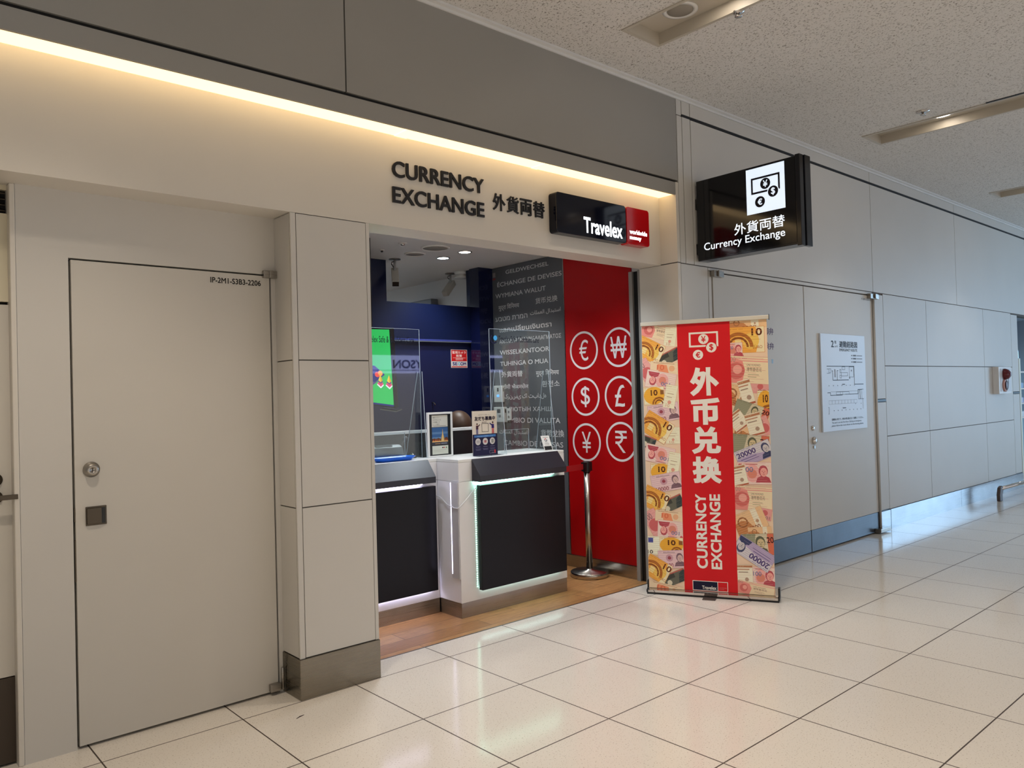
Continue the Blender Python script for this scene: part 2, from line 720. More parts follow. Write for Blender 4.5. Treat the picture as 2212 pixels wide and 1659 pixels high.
#%%STRUCTURE
# ------------------------------------------------------------------ the hall
struct('floor', MB().box(-8, 18, -9, 0.24, -0.1, 0).box(-8, 1.30, 0.24, 0.36, -0.1, 0).box(3.95, 18, 0.24, 1.7, -0.1, 0), MATS['floor_tile'], 'polished cream floor tiles of the hall with thin dark joints', 'floor')
c = MB()
c.box(-8, 18, -0.58, -0.12, 3.67, 3.9).box(-8, 18, -9, -8.4, 3.67, 3.9)
edges = [-8.0]
for tx in TROUGH_X:
    edges += [tx - 0.17, tx + 0.17]
edges.append(18.0)
for a, d in zip(edges[0::2], edges[1::2]):
    c.box(a, d, -8.4, -0.58, 3.67, 3.9)
struct('ceiling', c, MATS['ceiling_board'], 'pitted acoustic board ceiling of the hall', 'ceiling')
t = MB().box(-8, 18, -0.175, -0.14, 3.655, 3.669).box(-8, 18, -0.15, -0.14, 3.640, 3.655)
struct('trim_1', t, WHITE, 'pale edge trim where the ceiling meets the wall', 'trim')

# main wall face on the right: panels over a recessed backing so that the joints show
G = 0.004


def panels(mb, lst, y, depth=0.02, mi=0, g=G):
    for x0, x1, z0, z1 in lst:
        mb.box(x0 + g, x1 - g, y, y + depth, z0 + g, z1 - g, mi)


w = MB()
w.box(3.90, 4.30, -0.130, -0.02, 0, 3.67, 1)
w.box(4.30, 7.085, -0.130, -0.02, 2.385, 3.67, 1)
w.box(7.085, 11.72, -0.130, -0.02, 0, 3.67, 1)
w.box(11.72, 13.0, -0.130, -0.02, 2.40, 3.67, 1)
w.box(13.0, 18, -0.130, -0.02, 0, 3.67, 1)
low = [(a, d, e, f) for a, d in ((7.35, 8.47), (8.47, 10.32), (10.32, 11.42)) for e, f in ((0.2, 0.95), (0.95, 1.675), (1.675, 2.42))]
panels(w, low, -0.14)
panels(w, [(3.905, 4.25, 0.2, 2.42), (4.25, 4.297, 0.2, 2.40), (3.905, 3.972, 2.42, 3.525), (3.972, 4.078, 2.42, 3.525),
           (4.25, 7.10, 2.386, 2.42), (7.10, 7.35, 0.205, 1.305), (7.10, 7.35, 1.335, 2.405),
           (11.42, 11.70, 0.205, 1.305), (11.42, 11.70, 1.335, 2.405), (13.0, 15.0, 0, 2.42), (15.0, 18.0, 0, 2.42)], -0.14)
panels(w, [(4.078, 7.13, 2.42, 3.522), (7.13, 9.43, 2.42, 3.522), (9.43, 12.15, 2.42, 3.522), (12.15, 15, 2.42, 3.522), (15, 18, 2.42, 3.522)], -0.14)
panels(w, [(3.905, 3.972, 3.525, 3.665), (3.972, 4.078, 3.54, 3.665), (4.078, 7.13, 3.54, 3.665), (7.13, 9.43, 3.54, 3.665), (9.43, 12.15, 3.54, 3.665), (12.15, 18, 3.54, 3.665)], -0.138)
struct('wall_right', w, [PANEL, JOINT], 'off-white panelled hall wall with thin joints to the right of the shop', 'wall')
t = MB().box(3.972, 18, -0.1395, -0.12, 3.522, 3.54)
struct('trim_2', t, GAP, 'dark shadow gap under the top panel row of the right wall', 'trim')
t = MB().box(7.095, 7.35, -0.142, -0.125, 1.308, 1.332).box(11.42, 11.70, -0.142, -0.125, 1.308, 1.332)
t.box(7.095, 7.35, -0.139, -0.125, 0.196, 0.206).box(11.42, 11.70, -0.139, -0.125, 0.196, 0.206)
struct('trim_3', t, BLACK, 'dark gasket strips across the narrow wall pockets', 'trim')
t = MB().box(3.905, 4.297, -0.152, -0.12, 0, 0.2).box(7.095, 7.345, -0.150, -0.12, 0, 0.196).box(7.35, 9.32, -0.152, -0.12, 0, 0.2)
t.box(9.325, 11.415, -0.152, -0.12, 0, 0.2).box(11.42, 11.70, -0.150, -0.12, 0, 0.196)
struct('baseboard_right', t, STEELB, 'brushed steel skirting along the foot of the right wall', 'baseboard')

# vertical return beside the shopfront and its bright edge
w = MB()
w.box(3.864, 3.897, -0.145, 0.215, 0, 2.418).box(3.864, 3.897, -0.145, 0.215, 2.426, 3.015).box(3.868, 3.897, -0.140, 0.21, 2.41, 2.43, 1)
struct('wall_return', w, [BAND, JOINT], 'pale return panel closing the shopfront on its right side', 'wall')

# bulkhead above the sign band
w = MB()
w.box(-4, 1.141, -0.14, -0.10, 3.032, 3.668).box(1.149, 3.90, -0.14, -0.10, 3.032, 3.668).box(-4, 3.90, -0.125, -0.05, 2.99, 3.66, 1)
struct('wall_upper', w, [BULK, GAP], 'grey bulkhead panels between the light strip and the ceiling', 'wall')
t = MB().box(-4, 3.90, -0.144, -0.128, 2.921, 3.012).box(-4, 3.864, -0.130, 0.21, 2.965, 2.99)
struct('trim_4', t, BULK, 'grey fascia edge in front of the glowing strip', 'trim')
w = MB().box(-4, 3.864, 0.010, 0.21, 2.42, 2.965).box(-4, 1.30, 0.21, 0.33, 2.42, 2.965)
struct('wall_sign_band', w, BAND, 'cream sign band over the doors and the shop opening', 'wall')
lt = thing('strip_light', (1.0, -0.06, 2.94), 'long glowing warm white light strip under the grey bulkhead', 'light strip')
link('diffuser', MB().box(-4, 3.862, -0.127, 0.006, 2.926, 2.936), STRIPM, lt)
link('channel', MB().box(-4, 3.862, -0.128, 0.008, 2.937, 2.963), WHITE, lt)
link('joint_clip', MB().box(1.52, 1.60, -0.126, 0.004, 2.922, 2.926), STRIPM, lt)
link('joint_clip', MB().box(2.55, 2.60, -0.126, 0.004, 2.922, 2.926), STRIPM, lt)

# left: recessed door wall, pillar
w = MB()
w.box(-0.24, -0.046, 0.20, 0.30, 0.0, 2.42).box(0.876, 0.905, 0.20, 0.30, 0.0, 2.42).box(-0.046, 0.876, 0.20, 0.30, 2.128, 2.42)
w.box(-0.046, 0.876, 0.27, 0.30, 0.0, 2.128, 1)
struct('wall_left', w, [PANEL, GAP], 'off-white wall panel around the plain service door', 'wall')
struct('trim_5', MB().box(-0.262, -0.241, 0.196, 0.30, 0, 2.42), BAND, 'pale edge strip at the left end of the door panel', 'trim', 0.004)
d1 = thing('door_1', (0.41, 0.21, 0.012), 'plain flush service door with a steel knob and a small code at its top corner', 'door', None, 'structure')
link('leaf', MB().box(-0.037, 0.868, 0.199, 0.24, 0.012, 2.120), DOORP, d1, 0.002)
kn = link('knob', MB().lathe((0.028, 0.199, 1.202), [(0.034, 0), (0.034, 0.006), (0.028, 0.010), (0.026, 0.024), (0.022, 0.030), (0.012, 0.031), (0.010, 0.027), (0.001, 0.027)], 32, 0, (0, -1, 0)), STEEL, d1)
link('keyhole', MB().box(0.0265, 0.0295, 0.170, 0.1745, 1.196, 1.208), BLACK, kn)
fh = link('flush_handle', MB().box(0.002, 0.086, 0.194, 0.1985, 0.957, 1.040).box(0.006, 0.0645, 0.186, 0.194, 0.964, 1.034), BRONZE, d1, 0.002)
link('finger_slot', MB().box(0.066, 0.080, 0.1925, 0.1938, 0.964, 1.033), BLACK, fh)
link('hinge', MB().box(0.828, 0.902, 0.172, 0.1985, 2.108, 2.146).box(0.856, 0.880, 0.165, 0.173, 2.108, 2.146), STEEL, d1, 0.004)
link('hinge', MB().box(0.815, 0.872, 0.168, 0.1985, 0.018, 0.056).tube([(0.882, 0.178, 0.016), (0.882, 0.178, 0.13)], 0.007), STEEL, d1, 0.004)
Print((0, 0.199, 0), X, Z).text('IP-2M1-S3B3-2206', (0.567, 2.066, 0.822, 2.094), (40, 36, 34), 0.035).build('door_code', d1)
t = MB().box(-0.042, -0.037, 0.1995, 0.21, 0.98, 1.04).box(-0.042, -0.037, 0.1995, 0.21, 0.72, 0.90)
link('edge_latch', t, BRONZE, d1)

w = MB()
w.box(0.905, 1.345, 0.018, 0.60, 0.0, 2.419, 1)
ZS = ((0.202, 0.946), (0.946, 1.682), (1.682, 2.419))
for z0, z1 in ZS:
    w.box(0.930, 1.327, 0.011, 0.03, z0 + 0.003, z1 - 0.003)
    w.box(0.899, 0.92, 0.026, 0.199, z0 + 0.003, z1 - 0.003)
w.box(0.899, 0.926, 0.011, 0.022, 0.202, 2.419).box(1.330, 1.350, 0.011, 0.23, 0.202, 2.419)
struct('pillar', w, [PANEL, JOINT], 'panelled off-white pillar between the service door and the shop', 'pillar')
w = MB().box(0.894, 1.352, 0.004, 0.23, 0.0, 0.200)
struct('baseboard_pillar', w, brushed('pillar_steel', (150, 143, 130), 0.26), 'scuffed brushed steel base around the pillar', 'baseboard', 0.003)

Print((0, 0, 0), X, Y, lift=0.0004).poly([(0.781, -0.178), (0.798, -0.170), (0.828, -0.161), (0.830, -0.155), (0.808, -0.156), (0.783, -0.171)], (50, 42, 38)).build('scuff_mark', bpy.data.objects['floor'])
# far left: second recessed door with louvre
w = MB().box(-4, -1.16, 0.25, 0.30, 0, 2.42).box(-1.16, -0.26, 0.25, 0.30, 1.928, 2.300).box(-1.16, -0.26, 0.25, 0.30, 2.40, 2.42)
w.box(-1.16, -0.26, 0.28, 0.31, 0, 2.42, 1)
struct('wall_far_left', w, [painted('cream_panel', (214, 206, 182)), GAP], 'cream panel over the door at the left edge', 'wall')
d2 = thing('door_2', (-0.7, 0.26, 0.01), 'cream door with a lever handle and dark kick plate at the left edge', 'door', None, 'structure')
link('leaf', MB().box(-1.155, -0.262, 0.25, 0.28, 0.365, 1.915), DOORP, d2)
link('kick_plate', MB().box(-1.155, -0.262, 0.248, 0.28, 0.01, 0.361), mat('kick_brown', (58, 46, 34), 0.5), d2)
lv = link('lever_handle', MB().lathe((-0.322, 0.25, 1.112), [(0.028, 0), (0.028, 0.008), (0.012, 0.012), (0.011, 0.05)], 24, 0, (0, -1, 0)).box(-0.345, -0.248, 0.192, 0.204, 1.103, 1.123), BRONZE, d2, 0.002)
link('lock_rose', MB().lathe((-0.322, 0.25, 1.185), [(0.028, 0), (0.028, 0.008), (0.014, 0.012), (0.001, 0.012)], 24, 0, (0, -1, 0)), BRONZE, d2)
g = MB()
for k in range(4):
    z = 2.309 + k * 0.024
    g.hexa([(-1.14, 0.25, z), (-0.268, 0.25, z), (-0.268, 0.275, z + 0.012), (-1.14, 0.275, z + 0.012),
            (-1.14, 0.25, z + 0.004), (-0.268, 0.25, z + 0.004), (-0.268, 0.275, z + 0.016), (-1.14, 0.275, z + 0.016)])
vt = link('wall_vent', g, BRONZE)
tag(vt, 'louvred dark vent above the cream panel at the left edge', 'vent')

# ------------------------------------------------------------------ double doors in the right wall
def leaf_door(n, x0, x1, label):
    d = thing('door_%d' % n, ((x0 + x1) / 2, -0.12, 0.012), label, 'door', None, 'structure')
    link('leaf', MB().box(x0, x1, -0.146, -0.10, 0.205, 2.378), DOORP, d, 0.002)
    link('kick_plate', MB().box(x0, x1, -0.148, -0.10, 0.014, 0.203), KICK, d, 0.001)
    return d


d3 = leaf_door(3, 4.303, 5.694, 'left leaf of the grey double doors, partly behind the roll-up banner')
d4 = leaf_door(4, 5.706, 7.080, 'right leaf of the grey double doors carrying the escape route plan')
link('hinge', MB().box(4.27, 4.40, -0.185, -0.1465, 2.345, 2.395).box(4.31, 4.35, -0.20, -0.185, 2.345, 2.395), STEEL, d3, 0.004)
link('hinge', MB().box(6.97, 7.16, -0.185, -0.1465, 2.345, 2.395).box(7.05, 7.10, -0.20, -0.185, 2.345, 2.395), STEEL, d4, 0.004)
link('hinge', MB().box(6.97, 7.20, -0.21, -0.1485, 0.012, 0.05), STEEL, d4, 0.004)
link('guard_rod', MB().tube([(7.09, -0.155, 0.05), (7.09, -0.155, 2.345)], 0.012), mat('rod_grey', (196, 193, 187), 0.35), d4)
link('lock', MB().lathe((5.788, -0.146, 1.108), [(0.022, 0), (0.022, 0.008), (0.012, 0.014), (0.001, 0.014)], 20, 0, (0, -1, 0)), CHROME, d4)
link('lock', MB().lathe((5.800, -0.146, 0.996), [(0.034, 0), (0.034, 0.010), (0.020, 0.024), (0.001, 0.024)], 20, 0, (0, -1, 0)).box(5.790, 5.812, -0.155, -0.147, 0.925, 0.95), CHROME, d4)
p = Print((0, -0.146, 0), X, Z)
p.text('制御弁', (4.94, 1.925, 5.17, 1.985), (96, 70, 104), 0.02).text('試験弁', (4.94, 1.80, 5.17, 1.86), (96, 70, 104), 0.02)
p.build('door_lettering', d3)
Print((0, -0.146, 0), X, Z).rect(5.125, 1.685, 5.15, 1.72, (170, 205, 235)).build('small_sticker', d3)
Print((0, -0.146, 0), X, Z).text('P-2M1-S3A4-01', (6.85, 2.325, 7.06, 2.345), (60, 58, 60)).build('door_code', d4)
struct('wall_door_backing', MB().box(4.30, 7.085, -0.095, -0.02, 0, 2.385), GAP, 'dark gap behind the double doors', 'wall')

# ------------------------------------------------------------------ shop shell
struct('floor_shop', MB().box(1.30, 3.95, 0.243, 6.0, -0.1, 0.0), MATS['wood_floor'], 'oak plank floor inside the exchange shop', 'floor')
struct('trim_6', MB().box(1.352, 3.9, 0.236, 0.246, -0.05, 0.0015), GREYM, 'thin metal threshold between tiles and oak planks', 'trim')
struct('ceiling_shop', MB().box(1.30, 3.95, 0.21, 6.0, 2.69, 2.75), WHITE, 'white flat ceiling inside the exchange shop', 'ceiling')
w = MB().box(1.28, 1.36, 0.23, 6.0, 0, 2.69)
struct('wall_shop_left', w, WHITE, 'white side wall inside the shop behind the pillar', 'wall')
w = MB().box(3.95, 4.02, 0.21, 6.0, 0, 2.69)
struct('wall_shop_right', w, WHITE, 'right side wall of the shop carrying the graphics', 'wall')
struct('wall_shop_rear', MB().box(1.36, 3.95, 5.9, 6.0, 0, 2.69), WHITE, 'white rear wall of the back office', 'wall')
w = MB()
w.box(1.36, 2.845, 2.20, 2.29, 2.005, 2.69).box(2.845, 3.95, 2.20, 2.29, 2.005, 2.33).box(3.806, 3.95, 2.20, 2.29, 2.33, 2.69)
w.box(1.36, 2.30, 2.20, 2.29, 0, 2.005).box(3.846, 3.95, 2.20, 2.29, 0, 2.005)
struct('wall_back', w, NAVYW, 'navy blue partition behind the counter with a high opening', 'wall')
struct('trim_7', MB().box(2.30, 3.846, 2.192, 2.2, 1.992, 2.008).box(3.842, 3.854, 2.192, 2.2, 0, 1.992), mat('navy_trim', (54, 62, 130), 0.4), 'thin navy frame around the staff door', 'trim')
d5 = thing('door_5', (3.07, 2.25, 0.01), 'dark navy staff door in the back partition', 'door', None, 'structure')
link('leaf', MB().box(2.305, 3.842, 2.235, 2.275, 0.01, 1.988), NAVYD, d5)
link('coat_hook', MB().tube([(3.328, 2.235, 1.432), (3.328, 2.205, 1.428), (3.334, 2.198, 1.415), (3.338, 2.205, 1.404)], 0.006, 8), CHROME, d5)
struct('pillar_shop', MB().box(3.772, 3.949, 2.06, 2.199, 0, 2.689), mat('navy_gloss', (12, 17, 52), 0.10), 'glossy dark navy pilaster in the shop corner', 'pillar')
w = MB().box(3.925, 3.95, 0.36, 2.06, 0, 0.10)
struct('baseboard_shop', w, STEEL, 'steel skirting under the red and grey shop graphics', 'baseboard')
w = MB().box(3.905, 3.95, 0.325, 0.36, 0, 2.42).box(3.88, 3.95, 0.215, 0.25, 0, 2.42).box(3.925, 3.95, 0.25, 0.325, 0, 2.42, 1)
struct('trim_8', w, [mat('guide_grey', (150, 147, 142), 0.4), BLACK], 'steel shutter guide with a black slot at the shop edge', 'trim')

# graphics on the side wall: red currency panel and grey language panel
gp = thing('currency_panel', (3.945, 0.735, 0.1), 'red wall panel with six ringed currency symbols', 'wall graphic')
link('board', MB().box(3.938, 3.949, 0.362, 1.104, 0.103, 2.688), RED, gp)
link('edge_trim', MB().box(3.934, 3.949, 1.104, 1.112, 0.103, 2.688), STEEL, gp)
p = Print((3.938, 0, 0), -Y, Z)
LW = (232, 226, 226)
for yc, zc, s in ((0.893, 1.838, '€'), (0.510, 1.840, '₩'), (0.889, 1.448, '$'), (0.512, 1.449, '£'), (0.890, 1.066, '¥'), (0.512, 1.080, '₹')):
    p = Print((3.938, 0, 0), -Y, Z)
    p.ringp(-yc, zc, 0.160, 0.018, LW, 64)
    wd = 0.052 if s != '₩' else 0.085
    if s != '₹':
        p.text(s, (-yc - wd, zc - 0.088, -yc + wd, zc + 0.088), LW, 0.002)
    else:
        a, d = -yc - 0.06, zc + 0.088
        p.rects([(a, d - 0.018, a + 0.12, d), (a, d - 0.062, a + 0.12, d - 0.044)], LW)
        p.ringp(a + 0.03, d - 0.053, 0.053, 0.020, LW, 32, -math.pi / 2, math.pi / 2)
        p.rects([(a, d - 0.106, a + 0.034, d - 0.086)], LW)
        p.poly([(a + 0.012, d - 0.100), (a + 0.036, d - 0.100), (a + 0.105, d - 0.176), (a + 0.078, d - 0.176)], LW)
    p.build('currency_symbol', gp)

lp = thing('language_panel', (3.945, 1.58, 0.1), 'grey wall panel printed with currency exchange in many languages', 'wall graphic')
link('board', MB().box(3.940, 3.949, 1.113, 2.059, 0.103, 2.688), GREYW, lp)
p = Print((3.940, 0, 0), -Y, Z)
LG = (206, 206, 206)
AR = '\uFE95\uFE8E\uFEE0\uFEE4\uFECC\uFEDF\uFE8D \uFEDD\uFE8D\uFEAA\uFE92\uFE98\uFEB3\uFE8D'
ROWS = [('GELDWECHSEL', 1.863, 1.288, 2.611, 2.647), ('ÉCHANGE DE DEVISES', 1.987, 1.129, 2.502, 2.553), ('WYMIANA WALUT', 2.017, 1.331, 2.396, 2.438),
        ('मुद्रा िविनमय', 1.978, 1.686, 2.270, 2.335), ('货币兑换', 1.469, 1.188, 2.287, 2.341), ('עבטמ תרמה', 2.027, 1.579, 2.177, 2.217),
        (AR, 1.541, 1.152, 2.186, 2.232), ('แลกเปลี่ยนเงินตรา', 1.969, 1.271, 2.071, 2.124), ('ΑΝΤΑΛΛΑΓΗ ΣΥΝΑΛΛΑΓΜΑΤΟΣ', 1.977, 1.155, 1.966, 2.004),
        ('WISSELKANTOOR', 1.976, 1.308, 1.859, 1.901), ('TUHINGA O MUA', 1.974, 1.325, 1.754, 1.795), ('外貨両替', 1.958, 1.665, 1.647, 1.703),
        ('मुद्रा िविनमय', 1.487, 1.196, 1.634, 1.699), ('ਕਰੰਸੀ ਐਕਸਚੇਂਜ', 1.985, 1.591, 1.538, 1.583), ('환전소', 1.414, 1.190, 1.544, 1.598),
        ('کرنسی کا تبادلہ', 1.931, 1.363, 1.437, 1.490), ('ВАЛЮТЫН ХАНШ', 1.975, 1.309, 1.329, 1.369), ('CAMBIO DI VALUTA', 1.965, 1.196, 1.223, 1.269),
        (AR, 2.013, 1.622, 1.108, 1.158), ('貨幣兌換', 1.444, 1.153, 1.101, 1.165), ('CAMBIO DE DIVISAS', 1.951, 1.168, 1.011, 1.058)]
for s, yl, yr, zb, zt in ROWS:
    p.text(s, (-yl, zb, -yr, zt), LG, 0.012)
p.rect(-2.05, 2.60, -2.01, 2.645, (150, 142, 142)).rect(-2.05, 2.575, -2.01, 2.592, (150, 70, 70))
p.build('language_lettering', lp)

#%%HALLREST
# far side of the hall: walls, shopfront fascia, glazed end
struct('wall_opposite', MB().box(-8, 18, -9.1, -9.0, 0, 3.67), painted('far_wall', (150, 146, 140)), 'beige wall on the far side of the hall', 'wall')
struct('wall_end_left', MB().box(-8.1, -8, -9, 0.3, 0, 3.67), PANEL, 'off-white end wall of the hall', 'wall')
w = MB().box(18, 18.1, -9, 0.3, 0, 0.25).box(18, 18.1, -9, 0.3, 3.45, 3.67)
for k in range(6):
    w.box(18, 18.1, -9 + k * 1.77, -8.9 + k * 1.77, 0.25, 3.45)
struct('window_1', w, GREYM, 'glazed end of the hall with metal mullions', 'window')
fs = thing('fascia_sign', (8.9, -8.97, 2.02), 'pale lit shop fascia with blue lettering across the hall', 'sign')
link('light_box', MB().box(6.2, 12.6, -8.99, -8.93, 2.03, 2.42), mat('fascia_lit', (176, 180, 226), 0.4, emit=(176, 182, 232), strength=4.5), fs)
p = Print((0, -8.93, 0), -X, Z)
p.text('DYSON', (-9.42, 2.13, -8.44, 2.325), (24, 38, 120), 0.05).rect(-12.4, 2.085, -6.3, 2.10, (150, 110, 170)).rect(-11.6, 2.09, -10.2, 2.36, (24, 38, 150))
p.build('fascia_lettering', fs)

# opening at the far right end of the wall with a lit display rack
w = MB().box(11.72, 13.0, 1.6, 1.7, 0, 2.4).box(11.70, 11.76, -0.02, 1.6, 0, 2.4).box(12.96, 13.0, -0.02, 1.6, 0, 2.4).box(11.72, 13.0, -0.02, 1.6, 2.4, 2.45)
struct('wall_niche', w, painted('niche_grey', (150, 160, 172)), 'grey recess behind the opening at the right edge', 'wall')
dr = thing('display_rack', (12.25, 0.1, 0), 'white display rack with blue lit shelves in the far right opening', 'display rack')
LIT = mat('rack_lit', (190, 226, 244), 0.4, emit=(170, 220, 250), strength=1.3)
link('side_panel', MB().box(11.735, 11.80, -0.135, 0.4, 0, 1.80), mat('rack_cream', (222, 222, 200), 0.4), dr)
link('back_panel', MB().box(11.80, 12.9, 0.38, 0.4, 0, 1.80), LIT, dr)
for z in (0.95, 1.15, 1.36, 1.6):
    link('shelf', MB().box(11.80, 12.9, -0.10, 0.38, z, z + 0.02), WHITE, dr)
link('header', MB().prism([(11.90 + 0.14 * math.cos(a * math.pi / 12), -0.05, 1.86 + 0.16 * math.sin(a * math.pi / 12)) for a in range(13)] + [(11.76, -0.05, 1.80), (12.04, -0.05, 1.80)], (0, 0.03, 0)), LIT, dr)
for k, z in enumerate((0.97, 1.17, 1.38)):
    for j in range(3):
        x0 = 11.82 + j * 0.16
        bx = link('boxed_item', MB().box(x0, x0 + 0.11, -0.08, 0.04, z, z + 0.075), [flat((150, 190, 230)), flat((220, 232, 240)), flat((196, 206, 232))][(j + k) % 3], None, 0.003)
        tag(bx, 'small pastel carton on the shelves of the lit display rack', 'box', 'cartons on the display rack')

#%%THINGS
# ------------------------------------------------------------------ lettering on the sign band
lt = thing('wall_lettering', (1.825, 0.005, 2.555), 'raised black capitals reading CURRENCY EXCHANGE on the cream band', 'lettering')
letters3d('CURRENCY', (1.501, 2.695, 2.152, 2.785), (0, 0.0098, 0), X, Z, 0.011, INK, lt, 0.026)
letters3d('EXCHANGE', (1.500, 2.552, 2.150, 2.642), (0, 0.0098, 0), X, Z, 0.011, INK, lt, 0.026)
lt = thing('wall_lettering', (2.445, 0.005, 2.61), 'raised black Japanese characters beside the capitals on the cream band', 'lettering')
for k, s in enumerate('外貨両替'):
    x0 = 2.222 + k * 0.1125
    bm0 = len(lt.children)
    letters3d(s, (x0, 2.612, x0 + 0.100, 2.716), (0, 0.0098, 0), X, Z, 0.009, INK, lt, 0.016, 'character')

# ------------------------------------------------------------------ brand light box on the band
bs = thing('light_box_sign', (3.175, -0.02, 2.525), 'glossy dark and red brand sign box with lit white lettering', 'sign')


def rbox(mb, x0, x1, z0, z1, y0, y1, r, mi=0):
    pts = []
    for cx, cz, a in ((x1 - r, z0 + r, -90), (x1 - r, z1 - r, 0), (x0 + r, z1 - r, 90), (x0 + r, z0 + r, 180)):
        for k in range(7):
            an = math.radians(a + k * 15)
            pts.append((cx + r * math.cos(an), y0, cz + r * math.sin(an)))
    mb.prism(pts, (0, y1 - y0, 0), mi)
    return mb


link('dark_panel', rbox(MB(), 2.702, 3.392, 2.522, 2.786, -0.06, 0.0095, 0.022), mat('brand_navy', (8, 10, 26), 0.08, spec=0.3), bs, 0.003)
link('red_panel', rbox(MB(), 3.400, 3.650, 2.522, 2.786, -0.06, 0.0095, 0.022), mat('brand_red', (190, 14, 20), 0.12), bs, 0.003)
LITW = mat('lit_lettering', (255, 255, 255), 0.5, emit=(236, 248, 255), strength=2.6)
Print((0, -0.060, 0), X, Z).text('Travelex', (2.957, 2.548, 3.350, 2.655), LITW, 0.035).build('lit_lettering', bs)
Print((0, -0.060, 0), X, Z).text('worldwide', (3.428, 2.596, 3.622, 2.628), LITW, 0.05).build('lit_lettering', bs)
Print((0, -0.060, 0), X, Z).text('money', (3.428, 2.549, 3.556, 2.578), LITW, 0.06).build('lit_lettering', bs)

# ------------------------------------------------------------------ projecting sign
ps = thing('projecting_sign', (4.165, -0.145, 2.44), 'black projecting light box sign on the wall reading Currency Exchange', 'sign')
SB = mat('sign_black', (20, 21, 28), 0.14)
link('housing', MB().box(4.104, 4.226, -0.985, -0.158, 2.447, 3.050), SB, ps, 0.003)
link('face_panel', MB().box(4.100, 4.106, -0.955, -0.165, 2.462, 3.044), mat('sign_face', (14, 14, 18), 0.10), ps)
link('end_frame', MB().box(4.098, 4.150, -0.992, -0.958, 2.437, 3.058).box(4.156, 4.232, -1.0, -0.97, 2.437, 3.058), SB, ps, 0.003)
for z0, z1 in ((2.84, 2.92), (2.50, 2.58)):
    link('wall_bracket', MB().box(4.11, 4.20, -0.160, -0.1405, z0, z1), BLACK, ps)
PW = mat('sign_lit_white', (240, 248, 255), 0.5, emit=(214, 232, 250), strength=0.82)
LI = mat('sign_lit_letters', (255, 255, 255), 0.5, emit=(224, 240, 255), strength=1.0)
PB = (26, 20, 30)
p = Print((4.100, 0, 0), -Y, Z)
p.rect(0.584, 2.712, 0.880, 3.033, PW)


def money_icon(p, x0, y0, s, dark, light):
    """banknote outline with three coins; s = width of the note"""
    p.frame(x0, y0, x0 + s, y0 + s * 0.52, s * 0.062, dark)
    p.disc(x0 + s * 0.50, y0 + s * 0.27, s * 0.175, dark)
    p.text('¥', (x0 + s * 0.42, y0 + s * 0.16, x0 + s * 0.58, y0 + s * 0.38), light, 0.03)
    p.disc(x0 + s * 0.76, y0 - s * 0.03, s * 0.20, light)
    p.disc(x0 + s * 0.76, y0 - s * 0.03, s * 0.175, dark)
    p.text('$', (x0 + s * 0.69, y0 - s * 0.15, x0 + s * 0.83, y0 + s * 0.09), light, 0.03)
    p.disc(x0 + s * 0.30, y0 - s * 0.27, s * 0.175, dark)
    p.text('€', (x0 + s * 0.22, y0 - s * 0.37, x0 + s * 0.38, y0 - s * 0.17), light, 0.04)


money_icon(p, 0.622, 2.850, 0.222, PB, PW)
p.build('pictogram', ps)
Print((4.100, 0, 0), -Y, Z).text('外貨両替', (0.476, 2.586, 0.872, 2.669), LI, 0.008).build('lit_lettering', ps)
Print((4.100, 0, 0), -Y, Z).text('Currency Exchange', (0.216, 2.502, 0.871, 2.574), LI, 0.006).build('lit_lettering', ps)

# ------------------------------------------------------------------ ceiling fittings
HOUS = mat('trough_paint', (190, 182, 168), 0.4)
for tx, lab in ((2.97, 'recessed ceiling light trough nearest the camera above the banner'), (6.2, 'second recessed ceiling light trough beyond the hanging sign'), (9.47, 'farthest recessed ceiling light trough at the right edge')):
    tr = thing('ceiling_light', (tx, -0.6, 3.66), lab, 'ceiling light', 'recessed ceiling light troughs')
    h = MB()
    x0, x1, y0, y1 = tx - 0.17, tx + 0.17, -8.4, -0.58
    h.box(x0, x0 + 0.012, y0, y1, 3.664, 3.738).box(x1 - 0.012, x1, y0, y1, 3.664, 3.738).box(x0 + 0.012, x1 - 0.012, y1 - 0.012, y1, 3.664, 3.738)
    h.box(x0, x1, y0, y1, 3.738, 3.75)
    h.box(x0 - 0.012, x0 + 0.002, y0, y1 + 0.012, 3.663, 3.6695).box(x1 - 0.002, x1 + 0.012, y0, y1 + 0.012, 3.663, 3.6695).box(x0, x1, y1, y1 + 0.012, 3.663, 3.6695)
    link('housing', h, HOUS, tr)
    for ly in LAMP_Y:
        rg = link('lamp_ring', MB().lathe((tx, ly + 0.05, 3.738), [(0.105, 0), (0.105, -0.004), (0.088, -0.004), (0.088, 0)], 32), WHITE, tr)
        link('lamp', MB().lathe((tx, ly + 0.05, 3.7375), [(0.086, 0), (0.086, -0.002), (0.001, -0.002)], 32), LAMPW, rg)
    if tx > 5:
        link('air_slot', MB().box(x0 - 0.03, x0 - 0.014, -3.0, -1.55, 3.664, 3.6695), BLACK, tr)
sp = thing('ceiling_speaker', (2.985, -0.86, 3.73), 'round grey speaker inside the nearest ceiling trough', 'speaker')
link('ring', MB().lathe((2.985, -0.86, 3.738), [(0.105, 0), (0.105, -0.006), (0.078, -0.008), (0.078, 0)], 40), WHITE, sp)
link('grille', MB().lathe((2.985, -0.86, 3.737), [(0.078, 0), (0.076, -0.006), (0.001, -0.007)], 40), mat('speaker_grille', (150, 144, 134), 0.8), sp)
